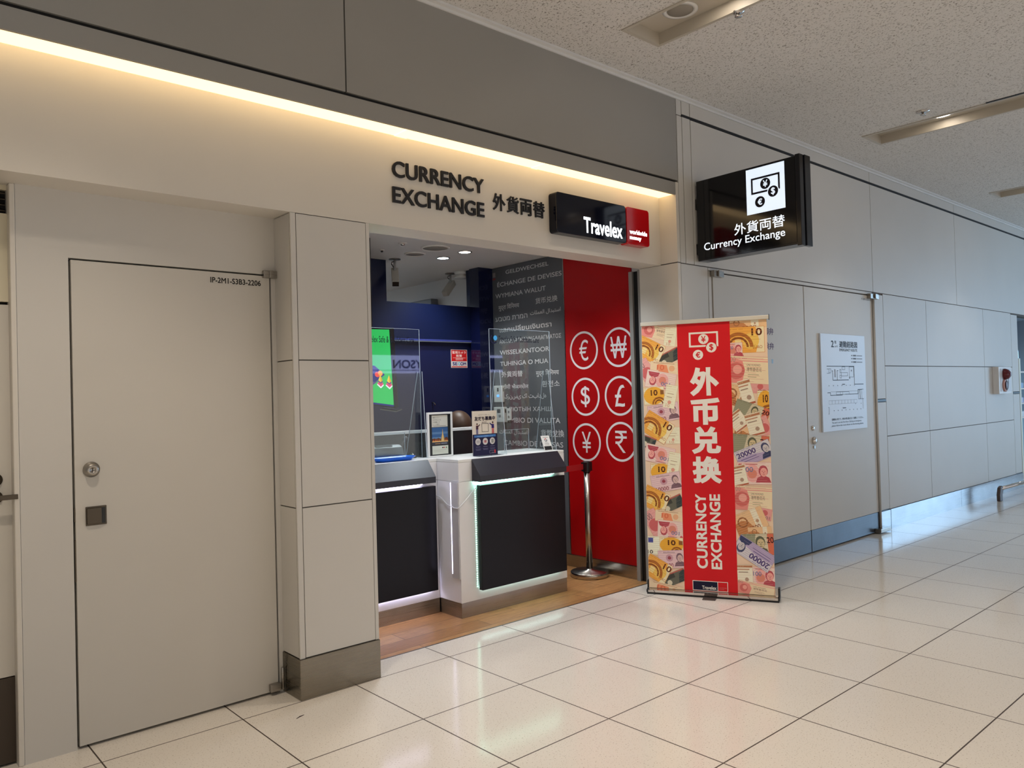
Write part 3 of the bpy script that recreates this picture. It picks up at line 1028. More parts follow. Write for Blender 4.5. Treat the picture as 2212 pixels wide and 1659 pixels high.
for i, (sx_, sy_, r, lab) in enumerate(((3.16, -1.14, 0.035, 'small shiny sprinkler head beside the nearest ceiling trough'), (5.80, -1.16, 0.05, 'flat round sprinkler head on the ceiling before the second trough'))):
    s = thing('sprinkler', (sx_, sy_, 3.65), lab, 'sprinkler', 'hall sprinkler heads')
    link('plate', MB().lathe((sx_, sy_, 3.6695), [(r, 0), (r, -0.004), (r * 0.6, -0.010), (r * 0.55, -0.012), (0.001, -0.012)], 28), CHROME, s)
    link('head', MB().lathe((sx_, sy_, 3.658), [(0.010, 0), (0.010, -0.012), (0.022, -0.014), (0.022, -0.017), (0.001, -0.018)], 20), CHROME, s)

# shop ceiling
for (cx, cy, r), lab in (((2.875, 1.505, 0.118), 'large round speaker on the shop ceiling nearest the opening'), ((2.888, 1.815, 0.090), 'smaller round speaker on the shop ceiling behind the large one')):
    s = thing('ceiling_speaker', (cx, cy, 2.68), lab, 'speaker')
    link('ring', MB().lathe((cx, cy, 2.690), [(r, 0), (r, -0.006), (r * 0.9, -0.012), (r * 0.88, 0)], 40), WHITE, s)
    link('grille', MB().lathe((cx, cy, 2.690), [(r * 0.88, 0), (r * 0.86, -0.006), (0.001, -0.008)], 40), mat('shop_grille', (150, 146, 138), 0.8), s)
for (cx, cy, lc), mt, lab in zip(SHOP_LAMPS[:2], (LAMPC, LAMPW), ('cool white downlight in the shop ceiling farther from the opening', 'warm white downlight in the shop ceiling nearer the opening')):
    s = thing('downlight', (cx, cy, 2.68), lab, 'downlight')
    link('ring', MB().lathe((cx, cy, 2.690), [(0.062, 0), (0.060, -0.006), (0.050, -0.006), (0.050, 0)], 36), CHROME, s)
    link('lamp', MB().lathe((cx, cy, 2.6885), [(0.049, 0), (0.049, -0.002), (0.001, -0.003)], 36), mt, s)
for (cx, cy, r, mt), lab, nm, ct in (((2.554, 1.493, 0.036, CHROME), 'pale sprinkler plate on the shop ceiling left of the speakers', 'sprinkler', 'sprinkler'), ((2.572, 1.825, 0.022, BLACK), 'small dark sensor on the shop ceiling above the left camera', 'sensor', 'sensor')):
    s = thing(nm, (cx, cy, 2.67), lab, ct)
    link('plate', MB().lathe((cx, cy, 2.690), [(r, 0), (r, -0.003), (r * 0.6, -0.006), (0.001, -0.006)], 28), WHITE, s)
    link('head', MB().lathe((cx, cy, 2.684), [(r * 0.45, 0), (r * 0.45, -0.010), (0.001, -0.014)], 20), mt, s)


def cctv(x, y, dirv, drop, lab, lens):
    c = thing('security_camera', (x, y, 2.45), lab, 'security camera')
    link('ceiling_mount', MB().lathe((x, y, 2.690), [(0.052, 0), (0.052, -0.008), (0.02, -0.012), (0.001, -0.012)], 28), GREYM, c)
    link('arm', MB().tube([(x, y, 2.68), (x, y, 2.69 - drop)], 0.011, 14).ball((x, y, 2.69 - drop), 0.017), mat('cctv_arm', (150, 150, 150), 0.35), c)
    d = Vector(dirv).normalized()
    side = d.cross(Z).normalized()
    up = side.cross(d)
    ctr = Vector((x, y, 2.69 - drop - 0.035)) + d * 0.045

    def bx(mb, a, e, w, h0, h1, mi=0):
        q = []
        for hh in (h0, h1):
            for aa, ww in ((a, -w), (e, -w), (e, w), (a, w)):
                q.append(ctr + d * aa + side * ww + up * hh)
        mb.hexa(q, mi)
        return mb
    link('body', bx(MB(), -0.10, 0.10, 0.031, -0.028, 0.028), mat('cctv_body', (176, 172, 164), 0.4), c, 0.006)
    if lens:
        link('lens_window', bx(MB(), 0.0995, 0.103, 0.027, -0.024, 0.024), BLACKG, c, 0.002)
    link('cable', MB().tube([(x - 0.004, y, 2.668), (x - 0.030, y, 2.66), (x - 0.034, y, 2.645), ctr - d * 0.098 + up * 0.01], 0.004, 8), BLACK, c)


cctv(2.885, 2.12, (-0.36, -0.60, -0.70), 0.095, 'grey security camera hanging at the left of the high opening', True)
cctv(3.775, 2.50, (-0.75, -0.30, -0.70), 0.085, 'grey security camera hanging inside the back office', False)
s = thing('smoke_detector', (3.81, 2.34, 2.62), 'round white detector on the ceiling beyond the navy partition', 'detector')
link('base', MB().lathe((3.80, 2.36, 2.690), [(0.065, 0), (0.065, -0.02), (0.045, -0.026), (0.001, -0.026)], 32), WHITE, s)
link('dome', MB().lathe((3.80, 2.36, 2.666), [(0.044, 0), (0.046, -0.014), (0.066, -0.030), (0.066, -0.038), (0.001, -0.040)], 32), WHITE, s)
s = tag(link('wall_unit', MB().box(3.86, 3.949, 2.95, 3.35, 2.40, 2.50), MGREY, None, 0.008), 'grey box on the back office wall seen through the high opening', 'wall box')

# ------------------------------------------------------------------ counters
def counter(name, x0, x1, yf, yb, px0, px1, hx0, hx1, led, label, left_end, right_end):
    """white counter unit with navy front panel, sloping navy hood, steel plinth"""
    c = thing(name, ((x0 + x1) / 2, (yf + yb) / 2, 0), label, 'counter')
    body = MB().box(x0, x1, yf, yb, 0.102, 0.907).box(x0, x1, yf, yb, 0.911, 1.035)
    body.box(x0 + 0.004, x1 - 0.004, yf + 0.004, yb - 0.004, 0.90, 0.915)
    link('body', body, COUNTER_W, c)
    link('worktop', MB().box(x0, x1, yf, yb, 1.036, 1.056), COUNTER_TOP, c, 0.002)
    link('plinth', MB().box(x0 + 0.002, x1 - 0.002, yf + 0.002, yb - 0.002, 0.0, 0.101), STEEL, c)
    t = 0.05
    link('front_panel', MB().box(px0, px1, yf - t, yf - 0.012, 0.170, 0.876), COUNTER_D, c, 0.002)
    link('panel_spacer', MB().box(px0 + 0.05, px1 - 0.05, yf - 0.012, yf, 0.24, 0.84), BLACK, c)
    h = MB()
    h.hexa([(hx0, yf - 0.09, 0.903), (hx1, yf - 0.09, 0.903), (hx1, yf - 0.0005, 0.903), (hx0, yf - 0.0005, 0.903),
            (hx0, yf - 0.09, 0.944), (hx1, yf - 0.09, 0.944), (hx1, yf - 0.0005, 1.054), (hx0, yf - 0.0005, 1.054)])
    link('hood', h, HOOD, c, 0.0015)
    link('glow_strip', MB().box(px0 + 0.02, px1 - 0.02, yf - 0.0115, yf - 0.0005, 0.176, 0.19), LEDU if led is LEDW else LEDUG, c)
    link('led_strip', MB().box(hx0 + 0.01, hx1 - 0.07, yf - 0.030, yf - 0.004, 0.893, 0.902), led, c)
    return c


cr = counter('service_counter', 2.312, 3.310, 0.54, 0.94, 2.455, 3.262, 2.425, 3.245, LEDG, 'white counter with navy panel standing forward on the right', 0, 0)
dots = MB()
for k in range(46):
    z = 0.19 + k * 0.0148
    dots.box(2.4475, 2.4515, 0.536, 0.5395, z, z + 0.004)
dl = link('led_tape', dots, LEDG, cr)
dl['kind'] = 'stuff'
# recessed slot in the left flank of the forward counter
link('side_niche', MB().box(2.305, 2.3115, 0.545, 0.625, 0.262, 0.905), mat('niche_panel', (200, 198, 200), 0.4), cr)
nt_ = link('niche_light', MB().box(2.303, 2.3048, 0.620, 0.6235, 0.29, 0.90), mat('led_soft', (230, 226, 255), 0.5, emit=(222, 218, 255), strength=7.0), cr)
cl = counter('service_counter', 1.45, 2.309, 0.78, 1.18, 1.48, 2.262, 1.48, 2.236, LEDW, 'white counter with navy panel set back beside the pillar', 0, 0)
pts = [(2.300, 0.776, 0.80), (2.303, 0.74, 0.795), (2.301, 0.70, 0.776), (2.300, 0.66, 0.752), (2.300, 0.62, 0.744), (2.299, 0.58, 0.734), (2.300, 0.545, 0.734), (2.31, 0.530, 0.745), (2.36, 0.528, 0.785), (2.43, 0.528, 0.845), (2.447, 0.528, 0.86)]
cb = link('cable', MB().tube(pts, 0.0035, 8), mat('cable_white', (230, 230, 232), 0.4), cr)
cb['label'] = 'thin sagging white cable'

# privacy desk behind the counters
bd = thing('back_desk', (2.75, 1.45, 0), 'black privacy desk with a white lip behind the counters', 'desk')
link('front_board', MB().box(2.10, 3.30, 1.38, 1.42, 0.0, 1.205), mat('desk_black', (20, 20, 24), 0.35), bd)
link('lip', MB().box(2.10, 3.30, 1.365, 1.44, 1.206, 1.228), COUNTER_TOP, bd, 0.002)

# ------------------------------------------------------------------ clear shields with print on them
def shield(xa, xb, y, zt, fins, label, txt=None, stand=None):
    s = thing('acrylic_shield', ((xa + xb) / 2, y, 1.0565), label, 'shield')
    link('pane', MB().box(xa, xb, y, y + 0.004, 1.0575, zt), ACRYLIC, s)
    link('pane_edge', MB().box(xa, xb, y + 0.0005, y + 0.0035, zt, zt + 0.002), EDGE, s)
    for xe in (xa, xb):
        if xe != 1.40:
            link('pane_edge', MB().box(xe - 0.001, xe + 0.001, y - 0.0005, y + 0.0045, 1.0575, zt), EDGE, s)
    for xf, yf, yb in fins:
        q = [(xf, yf, 1.0575), (xf, yb, 1.0575), (xf, y + 0.02, 1.66), (xf, y - 0.035, 1.66)]
        f = link('support_fin', MB().prism(q, (0.004, 0, 0)), ACRYLIC, s)
        e = MB()
        for a, c in ((q[0], q[3]), (q[1], q[2])):
            e.tube([(a[0] + 0.002, a[1], a[2]), (c[0] + 0.002, c[1], c[2])], 0.0022, 6, 0, True, False)
        link('fin_edge', e, EDGE, f)
    if txt:
        p = Print((0, y, 0), X, Z)
        for tx0, tx1, tz in txt:
            p.text('Travelex Safe & Confident Care', (tx0, tz - 0.014, tx1, tz + 0.030), (22, 26, 40), 0.012)
            p.ringp(tx0 - 0.045, tz + 0.005, 0.036, 0.012, (20, 24, 52), 32, 2.2, 5.6)
            p.disc(tx0 - 0.03, tz + 0.012, 0.018, (70, 160, 215))
        p.build('shield_lettering', s)
    return s


shield(1.40, 2.296, 0.93, 1.957, ((2.285, 0.86, 1.12),), 'clear acrylic shield standing on the left counter', ((1.845, 2.25, 1.873),))
shield(2.728, 3.330, 0.68, 1.958, ((2.785, 0.59, 0.80), (3.270, 0.578, 0.80)), 'clear acrylic shield standing on the right counter', ((2.815, 3.215, 1.882),))


def low_shield(xa, xb, y, zt, label):
    s = thing('acrylic_divider', ((xa + xb) / 2, y, 1.0565), label, 'divider')
    link('pane', MB().box(xa, xb, y, y + 0.004, 1.0575, zt), ACRYLIC, s)
    e = MB().box(xa, xb, y + 0.0005, y + 0.0035, zt, zt + 0.002)
    link('pane_edge', e, EDGE, s)
    link('pane_edge', MB().box(xb - 0.001, xb + 0.001, y - 0.0005, y + 0.0045, 1.0575, zt), EDGE, s)
    link('pane_edge', MB().box(xa - 0.001, xa + 0.001, y - 0.0005, y + 0.0045, 1.0575, zt), EDGE, s)


low_shield(1.46, 2.20, 1.00, 1.235, 'low clear acrylic divider behind the blue tray')
low_shield(2.985, 3.235, 0.84, 1.215, 'low clear acrylic divider behind the right shield')

# ------------------------------------------------------------------ on the counters
pf = thing('framed_poster', (2.405, 0.866, 1.0565), 'white framed travel poster with a temple at the river standing on the counter', 'poster')
link('frame', MB().box(2.298, 2.312, 0.857, 0.875, 1.0575, 1.372).box(2.500, 2.514, 0.857, 0.875, 1.0575, 1.372).box(2.312, 2.500, 0.857, 0.875, 1.358, 1.372).box(2.312, 2.500, 0.857, 0.875, 1.0575, 1.068), mat('frame_white', (226, 226, 224), 0.35), pf, 0.001)
link('backing', MB().box(2.312, 2.500, 0.864, 0.874, 1.068, 1.358), BLACK, pf)
link('foot', MB().box(2.31, 2.50, 0.875, 0.93, 1.0575, 1.0625), ACRYLIC, pf)
p = Print((2.312, 0.864, 1.068), X, Z)
p.rect(0.024, 0.200, 0.162, 0.283, (198, 196, 186))
p.text('両替キャンペーン', (0.034, 0.262, 0.090, 0.270), (70, 66, 60), 0.02)
for k, s in enumerate(('3万円以上の', '外貨購入で', 'レート割引!')):
    p.text(s, (0.034, 0.244 - k * 0.016, 0.034 + (0.070, 0.060, 0.058)[k], 0.256 - k * 0.016), (92, 88, 80))
p.rect(0.036, 0.206, 0.150, 0.209, (120, 116, 108))
p.rect(0.024, 0.075, 0.162, 0.197, (54, 92, 140))
p.rect(0.024, 0.150, 0.162, 0.165, (84, 118, 158)).rect(0.024, 0.120, 0.120, 0.128, (98, 130, 164))
p.poly([(0.024, 0.100), (0.024, 0.118), (0.045, 0.122), (0.060, 0.116), (0.080, 0.124), (0.100, 0.114), (0.130, 0.120), (0.150, 0.128), (0.162, 0.118), (0.162, 0.100)], (96, 58, 40))
p.poly([(0.098, 0.100), (0.105, 0.130), (0.111, 0.150), (0.1145, 0.180), (0.116, 0.186), (0.1175, 0.180), (0.121, 0.150), (0.127, 0.130), (0.134, 0.100)], (176, 140, 84))
p.poly([(0.108, 0.100), (0.112, 0.140), (0.116, 0.172), (0.120, 0.140), (0.124, 0.100)], (208, 178, 120))
for q in (0.034, 0.052, 0.066, 0.084, 0.142, 0.154):
    p.poly([(q - 0.007, 0.100), (q, 0.115), (q + 0.007, 0.100)], (186, 96, 52))
p.rect(0.024, 0.094, 0.162, 0.101, (212, 172, 110)).rect(0.024, 0.075, 0.162, 0.094, (58, 60, 72)).rect(0.050, 0.081, 0.095, 0.084, (196, 150, 80)).rect(0.102, 0.081, 0.152, 0.085, (150, 156, 170))
p.rect(0.024, 0.008, 0.162, 0.068, (196, 200, 188)).rect(0.108, 0.050, 0.120, 0.057, (40, 36, 40)).rect(0.121, 0.050, 0.133, 0.057, (180, 40, 50)).disc(0.146, 0.053, 0.006, (110, 130, 100))
p.rect(0.034, 0.036, 0.146, 0.039, (170, 172, 162)).rect(0.034, 0.026, 0.120, 0.029, (176, 178, 168))
p.build('artwork', pf)

pb = thing('poster_stand', (2.66, 0.67, 1.0565), 'cream and navy membership poster in a clear stand on the right counter', 'poster')
link('card', MB().box(2.546, 2.772, 0.672, 0.675, 1.0585, 1.372), mat('poster_card', (214, 204, 188), 0.5), pb)
link('clear_sleeve', MB().box(2.544, 2.774, 0.6755, 0.678, 1.0575, 1.374).box(2.544, 2.774, 0.60, 0.6715, 1.0567, 1.0585), ACRYLIC, pb)
p = Print((2.546, 0.672, 1.0585), X, Z)
p.rect(0, 0, 0.226, 0.150, (28, 24, 58))
p.text('公式アカウント開設しました', (0.055, 0.282, 0.170, 0.290), (110, 100, 96))
p.text('友だち募集中', (0.020, 0.245, 0.208, 0.276), (36, 30, 46), 0.04)
p.rect(0.086, 0.232, 0.130, 0.236, (110, 100, 96))
p.frame(0.084, 0.165, 0.146, 0.226, 0.003, (60, 56, 60))


def little_person(p, x, y, s, top, legs, hair, arm):
    p.rects([(x - 0.10 * s, y, x - 0.02 * s, y + 0.46 * s), (x + 0.02 * s, y, x + 0.10 * s, y + 0.46 * s)], legs)
    p.poly([(x - 0.14 * s, y + 0.44 * s), (x + 0.14 * s, y + 0.44 * s), (x + 0.12 * s, y + 0.78 * s), (x - 0.12 * s, y + 0.78 * s)], top)
    p.poly([(x + arm * 0.10 * s, y + 0.76 * s), (x + arm * 0.14 * s, y + 0.66 * s), (x + arm * 0.36 * s, y + 0.84 * s), (x + arm * 0.33 * s, y + 0.90 * s)], top)
    p.disc(x, y + 0.88 * s, 0.075 * s, (206, 150, 120), 16)
    p.disc(x, y + 0.92 * s, 0.075 * s, hair, 16)


little_person(p, 0.042, 0.151, 0.078, (70, 40, 52), (52, 54, 120), (40, 28, 30), 1)
little_person(p, 0.186, 0.151, 0.086, (44, 34, 104), (186, 50, 62), (40, 28, 40), -1)
p.rect(0.014, 0.128, 0.210, 0.144, (60, 110, 170))
p.text('LINE 友だち登録はこちら', (0.040, 0.131, 0.184, 0.140), (150, 186, 222))
for k, cx in enumerate((0.047, 0.113, 0.178)):
    p.disc(cx, 0.098, 0.024, (198, 192, 188), 32)
    p.rect(cx - 0.020, 0.060, cx + 0.020, 0.063, (120, 116, 140)).rect(cx - 0.024, 0.046, cx + 0.024, 0.049, (104, 100, 126)).rect(cx - 0.020, 0.038, cx + 0.022, 0.041, (104, 100, 126))
p.frame(0.034, 0.090, 0.060, 0.106, 0.002, (90, 84, 100)).rects([(0.039, 0.097, 0.055, 0.099)], (90, 84, 100))
p.rect(0.101, 0.088, 0.125, 0.106, (196, 130, 130)).rects([(0.111, 0.088, 0.115, 0.106), (0.101, 0.100, 0.125, 0.103)], (120, 60, 70))
p.rect(0.169, 0.086, 0.187, 0.110, (150, 150, 140)).frame(0.169, 0.086, 0.187, 0.110, 0.002, (90, 90, 84))
p.frame(0.150, 0.010, 0.206, 0.030, 0.001, (190, 186, 196)).rect(0.194, 0.011, 0.206, 0.034, (200, 50, 60)).text('Travelex', (0.170, 0.014, 0.191, 0.019), (190, 186, 196))
p.build('artwork', pb)

rs = thing('review_stand', (3.300, 0.585, 1.0565), 'small white review card stand at the right end of the counter', 'card stand')
q = [(3.176, 0.645, 1.166), (3.253, 0.637, 1.166), (3.243, 0.585, 1.0585), (3.166, 0.593, 1.0585)]
cen = [Vector(v) for v in q]
nrm = (cen[1] - cen[0]).cross(cen[3] - cen[0]).normalized()
if nrm.y > 0:
    nrm = -nrm
link('card', MB().prism(q, tuple(-nrm * 0.004)), mat('card_white', (222, 220, 216), 0.4), rs)
u_, v_ = (cen[2] - cen[3]), (cen[0] - cen[3])
p = Print(cen[3], u_, v_ - u_ * (v_.dot(u_) / u_.dot(u_)))
HH = (v_ - u_ * (v_.dot(u_) / u_.dot(u_))).length
sk = v_.dot(u_.normalized()) / HH
p.xf = lambda a: (a[0] + a[1] * sk, a[1])
p.rect(0.004, 0.004, 0.072, 0.034, (34, 34, 36))
p.ringp(0.036, 0.084, 0.013, 0.005, (200, 60, 50), 24, 0.8, 2.6).ringp(0.036, 0.084, 0.013, 0.005, (90, 90, 96), 32, 2.6, 6.2)
p.rects([(0.036, 0.0815, 0.049, 0.0865)], (90, 90, 96))
p.text('Review us', (0.022, 0.060, 0.052, 0.066), (70, 70, 72)).text('on Google', (0.018, 0.050, 0.058, 0.057), (50, 50, 52), 0.02)
p.rects([(0.018 + 0.008 * k, 0.041, 0.023 + 0.008 * k, 0.045) for k in range(5)], (150, 146, 130))
p.rects([(0.012, 0.104, 0.062, 0.107)], (120, 118, 116))
p.build('card_print', rs)

# blue coin tray
tr_ = MB()
for (z0, g0), (z1, g1) in zip(((1.0575, 0.03), (1.0575, 0.02), (1.082, 0.0), (1.086, -0.004), (1.084, 0.002), (1.062, 0.022)), ((1.0575, 0.02), (1.082, 0.0), (1.086, -0.004), (1.084, 0.002), (1.062, 0.022), (1.062, 0.04))):
    def loop(z, g):
        x0, x1, y0, y1, r = 1.86 + g, 2.165 - g, 0.805 + g, 0.905 - g, 0.03
        return [(cx + r * math.cos(math.radians(a + k * 18)), cy + r * math.sin(math.radians(a + k * 18)), z) for cx, cy, a in ((x1 - r, y0 + r, -90), (x1 - r, y1 - r, 0), (x0 + r, y1 - r, 90), (x0 + r, y0 + r, 180)) for k in range(6)]
    a_, c_ = [tr_.bm.verts.new(v) for v in loop(z0, g0)], [tr_.bm.verts.new(v) for v in loop(z1, g1)]
    for k in range(len(a_)):
        f = tr_.bm.faces.new((a_[k], a_[(k + 1) % len(a_)], c_[(k + 1) % len(a_)], c_[k]))
        f.smooth = True
    if g0 == 0.03:
        tr_.bm.faces.new(a_[::-1])
    if g1 == 0.04:
        tr_.bm.faces.new(c_)
bmesh.ops.remove_doubles(tr_.bm, verts=tr_.bm.verts, dist=1e-5)
tag(link('coin_tray', tr_, mat('tray_blue', (24, 104, 220), 0.3)), 'shallow bright blue coin tray on the left counter', 'tray')

# note counting machine and desk microphone behind the low divider
nm = thing('note_counter', (2.02, 1.09, 1.0565), 'grey note counting machine behind the blue tray', 'machine')
sec = [(1.025, 1.0575), (1.02, 1.085), (1.045, 1.135), (1.075, 1.150), (1.15, 1.150), (1.165, 1.10), (1.165, 1.0575)]
link('body', MB().prism([(1.75, y, z) for y, z in sec], (0.46, 0, 0)), mat('machine_grey', (92, 96, 100), 0.4), nm, 0.008, 3)
link('feed_slot', MB().hexa([(2.02, 1.036, 1.118), (2.12, 1.036, 1.118), (2.135, 1.060, 1.149), (2.00, 1.060, 1.149), (2.02, 1.046, 1.118), (2.12, 1.046, 1.118), (2.135, 1.075, 1.152), (2.00, 1.075, 1.152)]), BLACK, nm)
mc = thing('microphone', (2.24, 1.13, 1.15), 'gooseneck microphone with a foam head behind the note machine', 'microphone')
link('gooseneck', MB().tube([(2.245, 1.11, 1.058), (2.243, 1.112, 1.10), (2.255, 1.118, 1.14), (2.275, 1.13, 1.165), (2.30, 1.145, 1.172)], 0.006, 10), BLACK, mc)
link('foam_head', MB().ball((2.305, 1.15, 1.176), (0.022, 0.022, 0.026)), DGREY, mc)
link('base', MB().lathe((2.245, 1.11, 1.0575), [(0.02, 0), (0.02, 0.006), (0.006, 0.012), (0.001, 0.012)], 20), BLACK, mc)
bl_ = thing('desk_bell', (2.262, 0.985, 1.0575), 'small steel bell beside the left shield foot', 'bell')
link('dome', MB().lathe((2.240, 0.973, 1.0605), [(0.028, 0), (0.027, 0.010), (0.020, 0.020), (0.010, 0.025), (0.004, 0.026), (0.004, 0.032), (0.001, 0.033)], 28), CHROME, bl_)
link('base', MB().lathe((2.240, 0.973, 1.0575), [(0.031, 0), (0.031, 0.003), (0.001, 0.003)], 28), BLACK, bl_)

# ------------------------------------------------------------------ screen hanging at the left
tv = thing('display_screen', (2.0, 1.36, 1.30), 'glowing green advertising screen half hidden behind the pillar', 'screen')
q_tr, q_br, q_tl, q_bl = (Vector(v) for v in ((2.266, 1.267, 1.984), (2.340, 1.345, 1.416), (2.088, 1.635, 2.015), (2.139, 1.751, 1.477)))
uu = (q_br - q_bl).normalized()
nn = uu.cross(q_tl - q_bl).normalized()
vv = nn.cross(uu)
m_ = MB()
cs = [q_bl - uu * 0.01 - vv * 0.015, q_br + uu * 0.012 - vv * 0.012, q_tr + uu * 0.012 + vv * 0.010, q_tl - uu * 0.01 + vv * 0.010]
m_.prism([tuple(v - nn * 0.001) for v in cs], tuple(-nn * 0.045))
link('casing', m_, BLACK, tv, 0.003)
GRN = mat('screen_green', (40, 190, 92), 0.3, emit=(48, 178, 84), strength=0.95)


def scr(col, k=0.9):
    return mat('screen_%d_%d_%d' % col, col, 0.3, emit=col, strength=k)


p = Print(q_bl, uu, vv)


def on_quad(q):
    a, c = q
    w_ = q_bl * (1 - a) * (1 - c) + q_br * a * (1 - c) + q_tl * (1 - a) * c + q_tr * a * c - q_bl
    return (w_.dot(uu), w_.dot(vv))


p.xf = on_quad
p.rect(0, 0, 1, 1, GRN).rect(0, 0, 1, 0.022, scr((20, 24, 110)))
p.poly([(0.30, 0.34), (0.66, 0.30), (0.86, 0.41), (0.66, 0.52), (0.30, 0.52)], scr((30, 28, 110)))
p.poly([(0.30, 0.27), (0.60, 0.25), (0.86, 0.39), (0.66, 0.30), (0.30, 0.34)], scr((92, 72, 120)))
p.disc(0.71, 0.405, 0.05, scr((232, 60, 40)), 24, 0.035).disc(0.77, 0.425, 0.045, scr((240, 160, 50)), 24, 0.035)
for cx in (0.77, 0.94):
    p.poly([(cx - 0.078, 0.27), (cx, 0.225), (cx + 0.060, 0.27), (cx, 0.32)], scr((240, 240, 240)))
    p.poly([(cx - 0.070, 0.285), (cx, 0.245), (cx + 0.055, 0.285), (cx, 0.335)], scr((214, 70, 110)))
    p.poly([(cx - 0.056, 0.315), (cx, 0.285), (cx + 0.048, 0.315), (cx, 0.35)], scr((110, 64, 120)))
    p.poly([(cx - 0.044, 0.33), (cx, 0.305), (cx + 0.040, 0.33), (cx, 0.41)], scr((240, 200, 60)))
    p.poly([(cx, 0.305), (cx + 0.040, 0.33), (cx, 0.41)], scr((206, 160, 40)))
p.xf = None
p.build('picture', tv)
bk = (q_tl + q_tr) / 2 - nn * 0.06
link('hanger', MB().tube([(bk.x, bk.y, 1.75), (bk.x, bk.y, 2.689)], 0.018, 14), BLACK, tv)
e_ = q_br - uu * 0.10 - vv * 0.03
link('support_bar', MB().prism([tuple(e_ - nn * 0.05), tuple(e_ + uu * 0.14 - nn * 0.05), tuple(e_ + uu * 0.14 + nn * 0.03), tuple(e_ + nn * 0.03)], tuple(vv * 0.008)), CHROME, tv)

# ------------------------------------------------------------------ seated clerk bending over the desk
def skin_body(name, pts, edges_, rad, material, parent, sub=2):
    me = bpy.data.meshes.new(name)
    me.from_pydata(pts, edges_, [])
    o = bpy.data.objects.new(name, me)
    COL.objects.link(o)
    o.modifiers.new('skin', 'SKIN')
    if not me.skin_vertices:
        bm = bmesh.new()
        bm.from_mesh(me)
        bm.verts.layers.skin.verify()
        bm.to_mesh(me)
        bm.free()
    for k, r in enumerate(rad):
        me.skin_vertices[0].data[k].radius = (r, r) if isinstance(r, (int, float)) else r
    me.skin_vertices[0].data[0].use_root = True
    sd = o.modifiers.new('sub', 'SUBSURF')
    sd.levels = sd.render_levels = sub
    dg = bpy.context.evaluated_depsgraph_get()
    m2 = bpy.data.meshes.new_from_object(o.evaluated_get(dg), depsgraph=dg)
    bpy.data.objects.remove(o)
    for f in m2.polygons:
        f.use_smooth = True
    return link_mesh(name, m2, material, parent)


SKIN = mat('skin', (196, 152, 128), 0.5)
CLOTH = mat('maroon_cloth', (84, 22, 24), 0.7)
HAIR = mat('brown_hair', (84, 62, 48), 0.45)
pe = thing('person', (3.27, 1.98, 0.0), 'person with brown hair bending down behind the framed poster', 'person')
ox, oy = 3.27, 1.98
P_ = [(ox, oy, 0.52), (ox, oy - 0.03, 0.72), (ox, oy - 0.08, 0.90), (ox, oy - 0.12, 1.00), (ox - 0.01, oy - 0.16, 1.07), (ox - 0.02, oy - 0.20, 1.13),
      (ox - 0.17, oy - 0.12, 0.98), (ox - 0.22, oy - 0.22, 0.80), (ox - 0.14, oy - 0.36, 0.62), (ox + 0.17, oy - 0.12, 0.98), (ox + 0.22, oy - 0.22, 0.80), (ox + 0.14, oy - 0.36, 0.62),
      (ox - 0.10, oy - 0.10, 0.50), (ox - 0.11, oy - 0.40, 0.52), (ox - 0.11, oy - 0.42, 0.10), (ox - 0.11, oy - 0.50, 0.045),
      (ox + 0.10, oy - 0.10, 0.50), (ox + 0.11, oy - 0.40, 0.52), (ox + 0.11, oy - 0.42, 0.10), (ox + 0.11, oy - 0.50, 0.045)]
E_ = [(0, 1), (1, 2), (2, 3), (3, 4), (4, 5), (3, 6), (6, 7), (7, 8), (3, 9), (9, 10), (10, 11), (0, 12), (12, 13), (13, 14), (14, 15), (0, 16), (16, 17), (17, 18), (18, 19)]
R_ = [0.13, 0.12, 0.13, 0.11, 0.055, 0.05, 0.06, 0.045, 0.03, 0.06, 0.045, 0.03, 0.085, 0.065, 0.045, 0.04, 0.085, 0.065, 0.045, 0.04]
skin_body('body', P_, E_, R_, CLOTH, pe)
hc = Vector((ox - 0.02, oy - 0.25, 1.215))
hd = MB().ball(hc, (0.078, 0.098, 0.112)).ball(hc + Vector((0, -0.095, -0.045)), (0.014, 0.02, 0.02), 0, 12)
for s in (-1, 1):
    hd.ball(hc + Vector((s * 0.079, 0.0, -0.012)), (0.012, 0.022, 0.032), 0, 12)
head = link('head', hd, SKIN, pe)
ey = MB()
link('mouth', MB().ball(hc + Vector((0, -0.088, -0.075)), (0.024, 0.010, 0.006), 0, 12), mat('lips', (160, 90, 84), 0.5), head)
for s in (-1, 1):
    link('eye', MB().ball(hc + Vector((s * 0.032, -0.086, -0.004)), (0.012, 0.008, 0.008), 0, 12), BLACK, head)
hr = MB().ball(hc + Vector((0.0, 0.012, 0.020)), (0.112, 0.122, 0.124), 0, 32)
hr.ball(hc + Vector((0.0, 0.03, -0.06)), (0.104, 0.10, 0.12), 0, 32)
link('hair', hr, HAIR, pe)
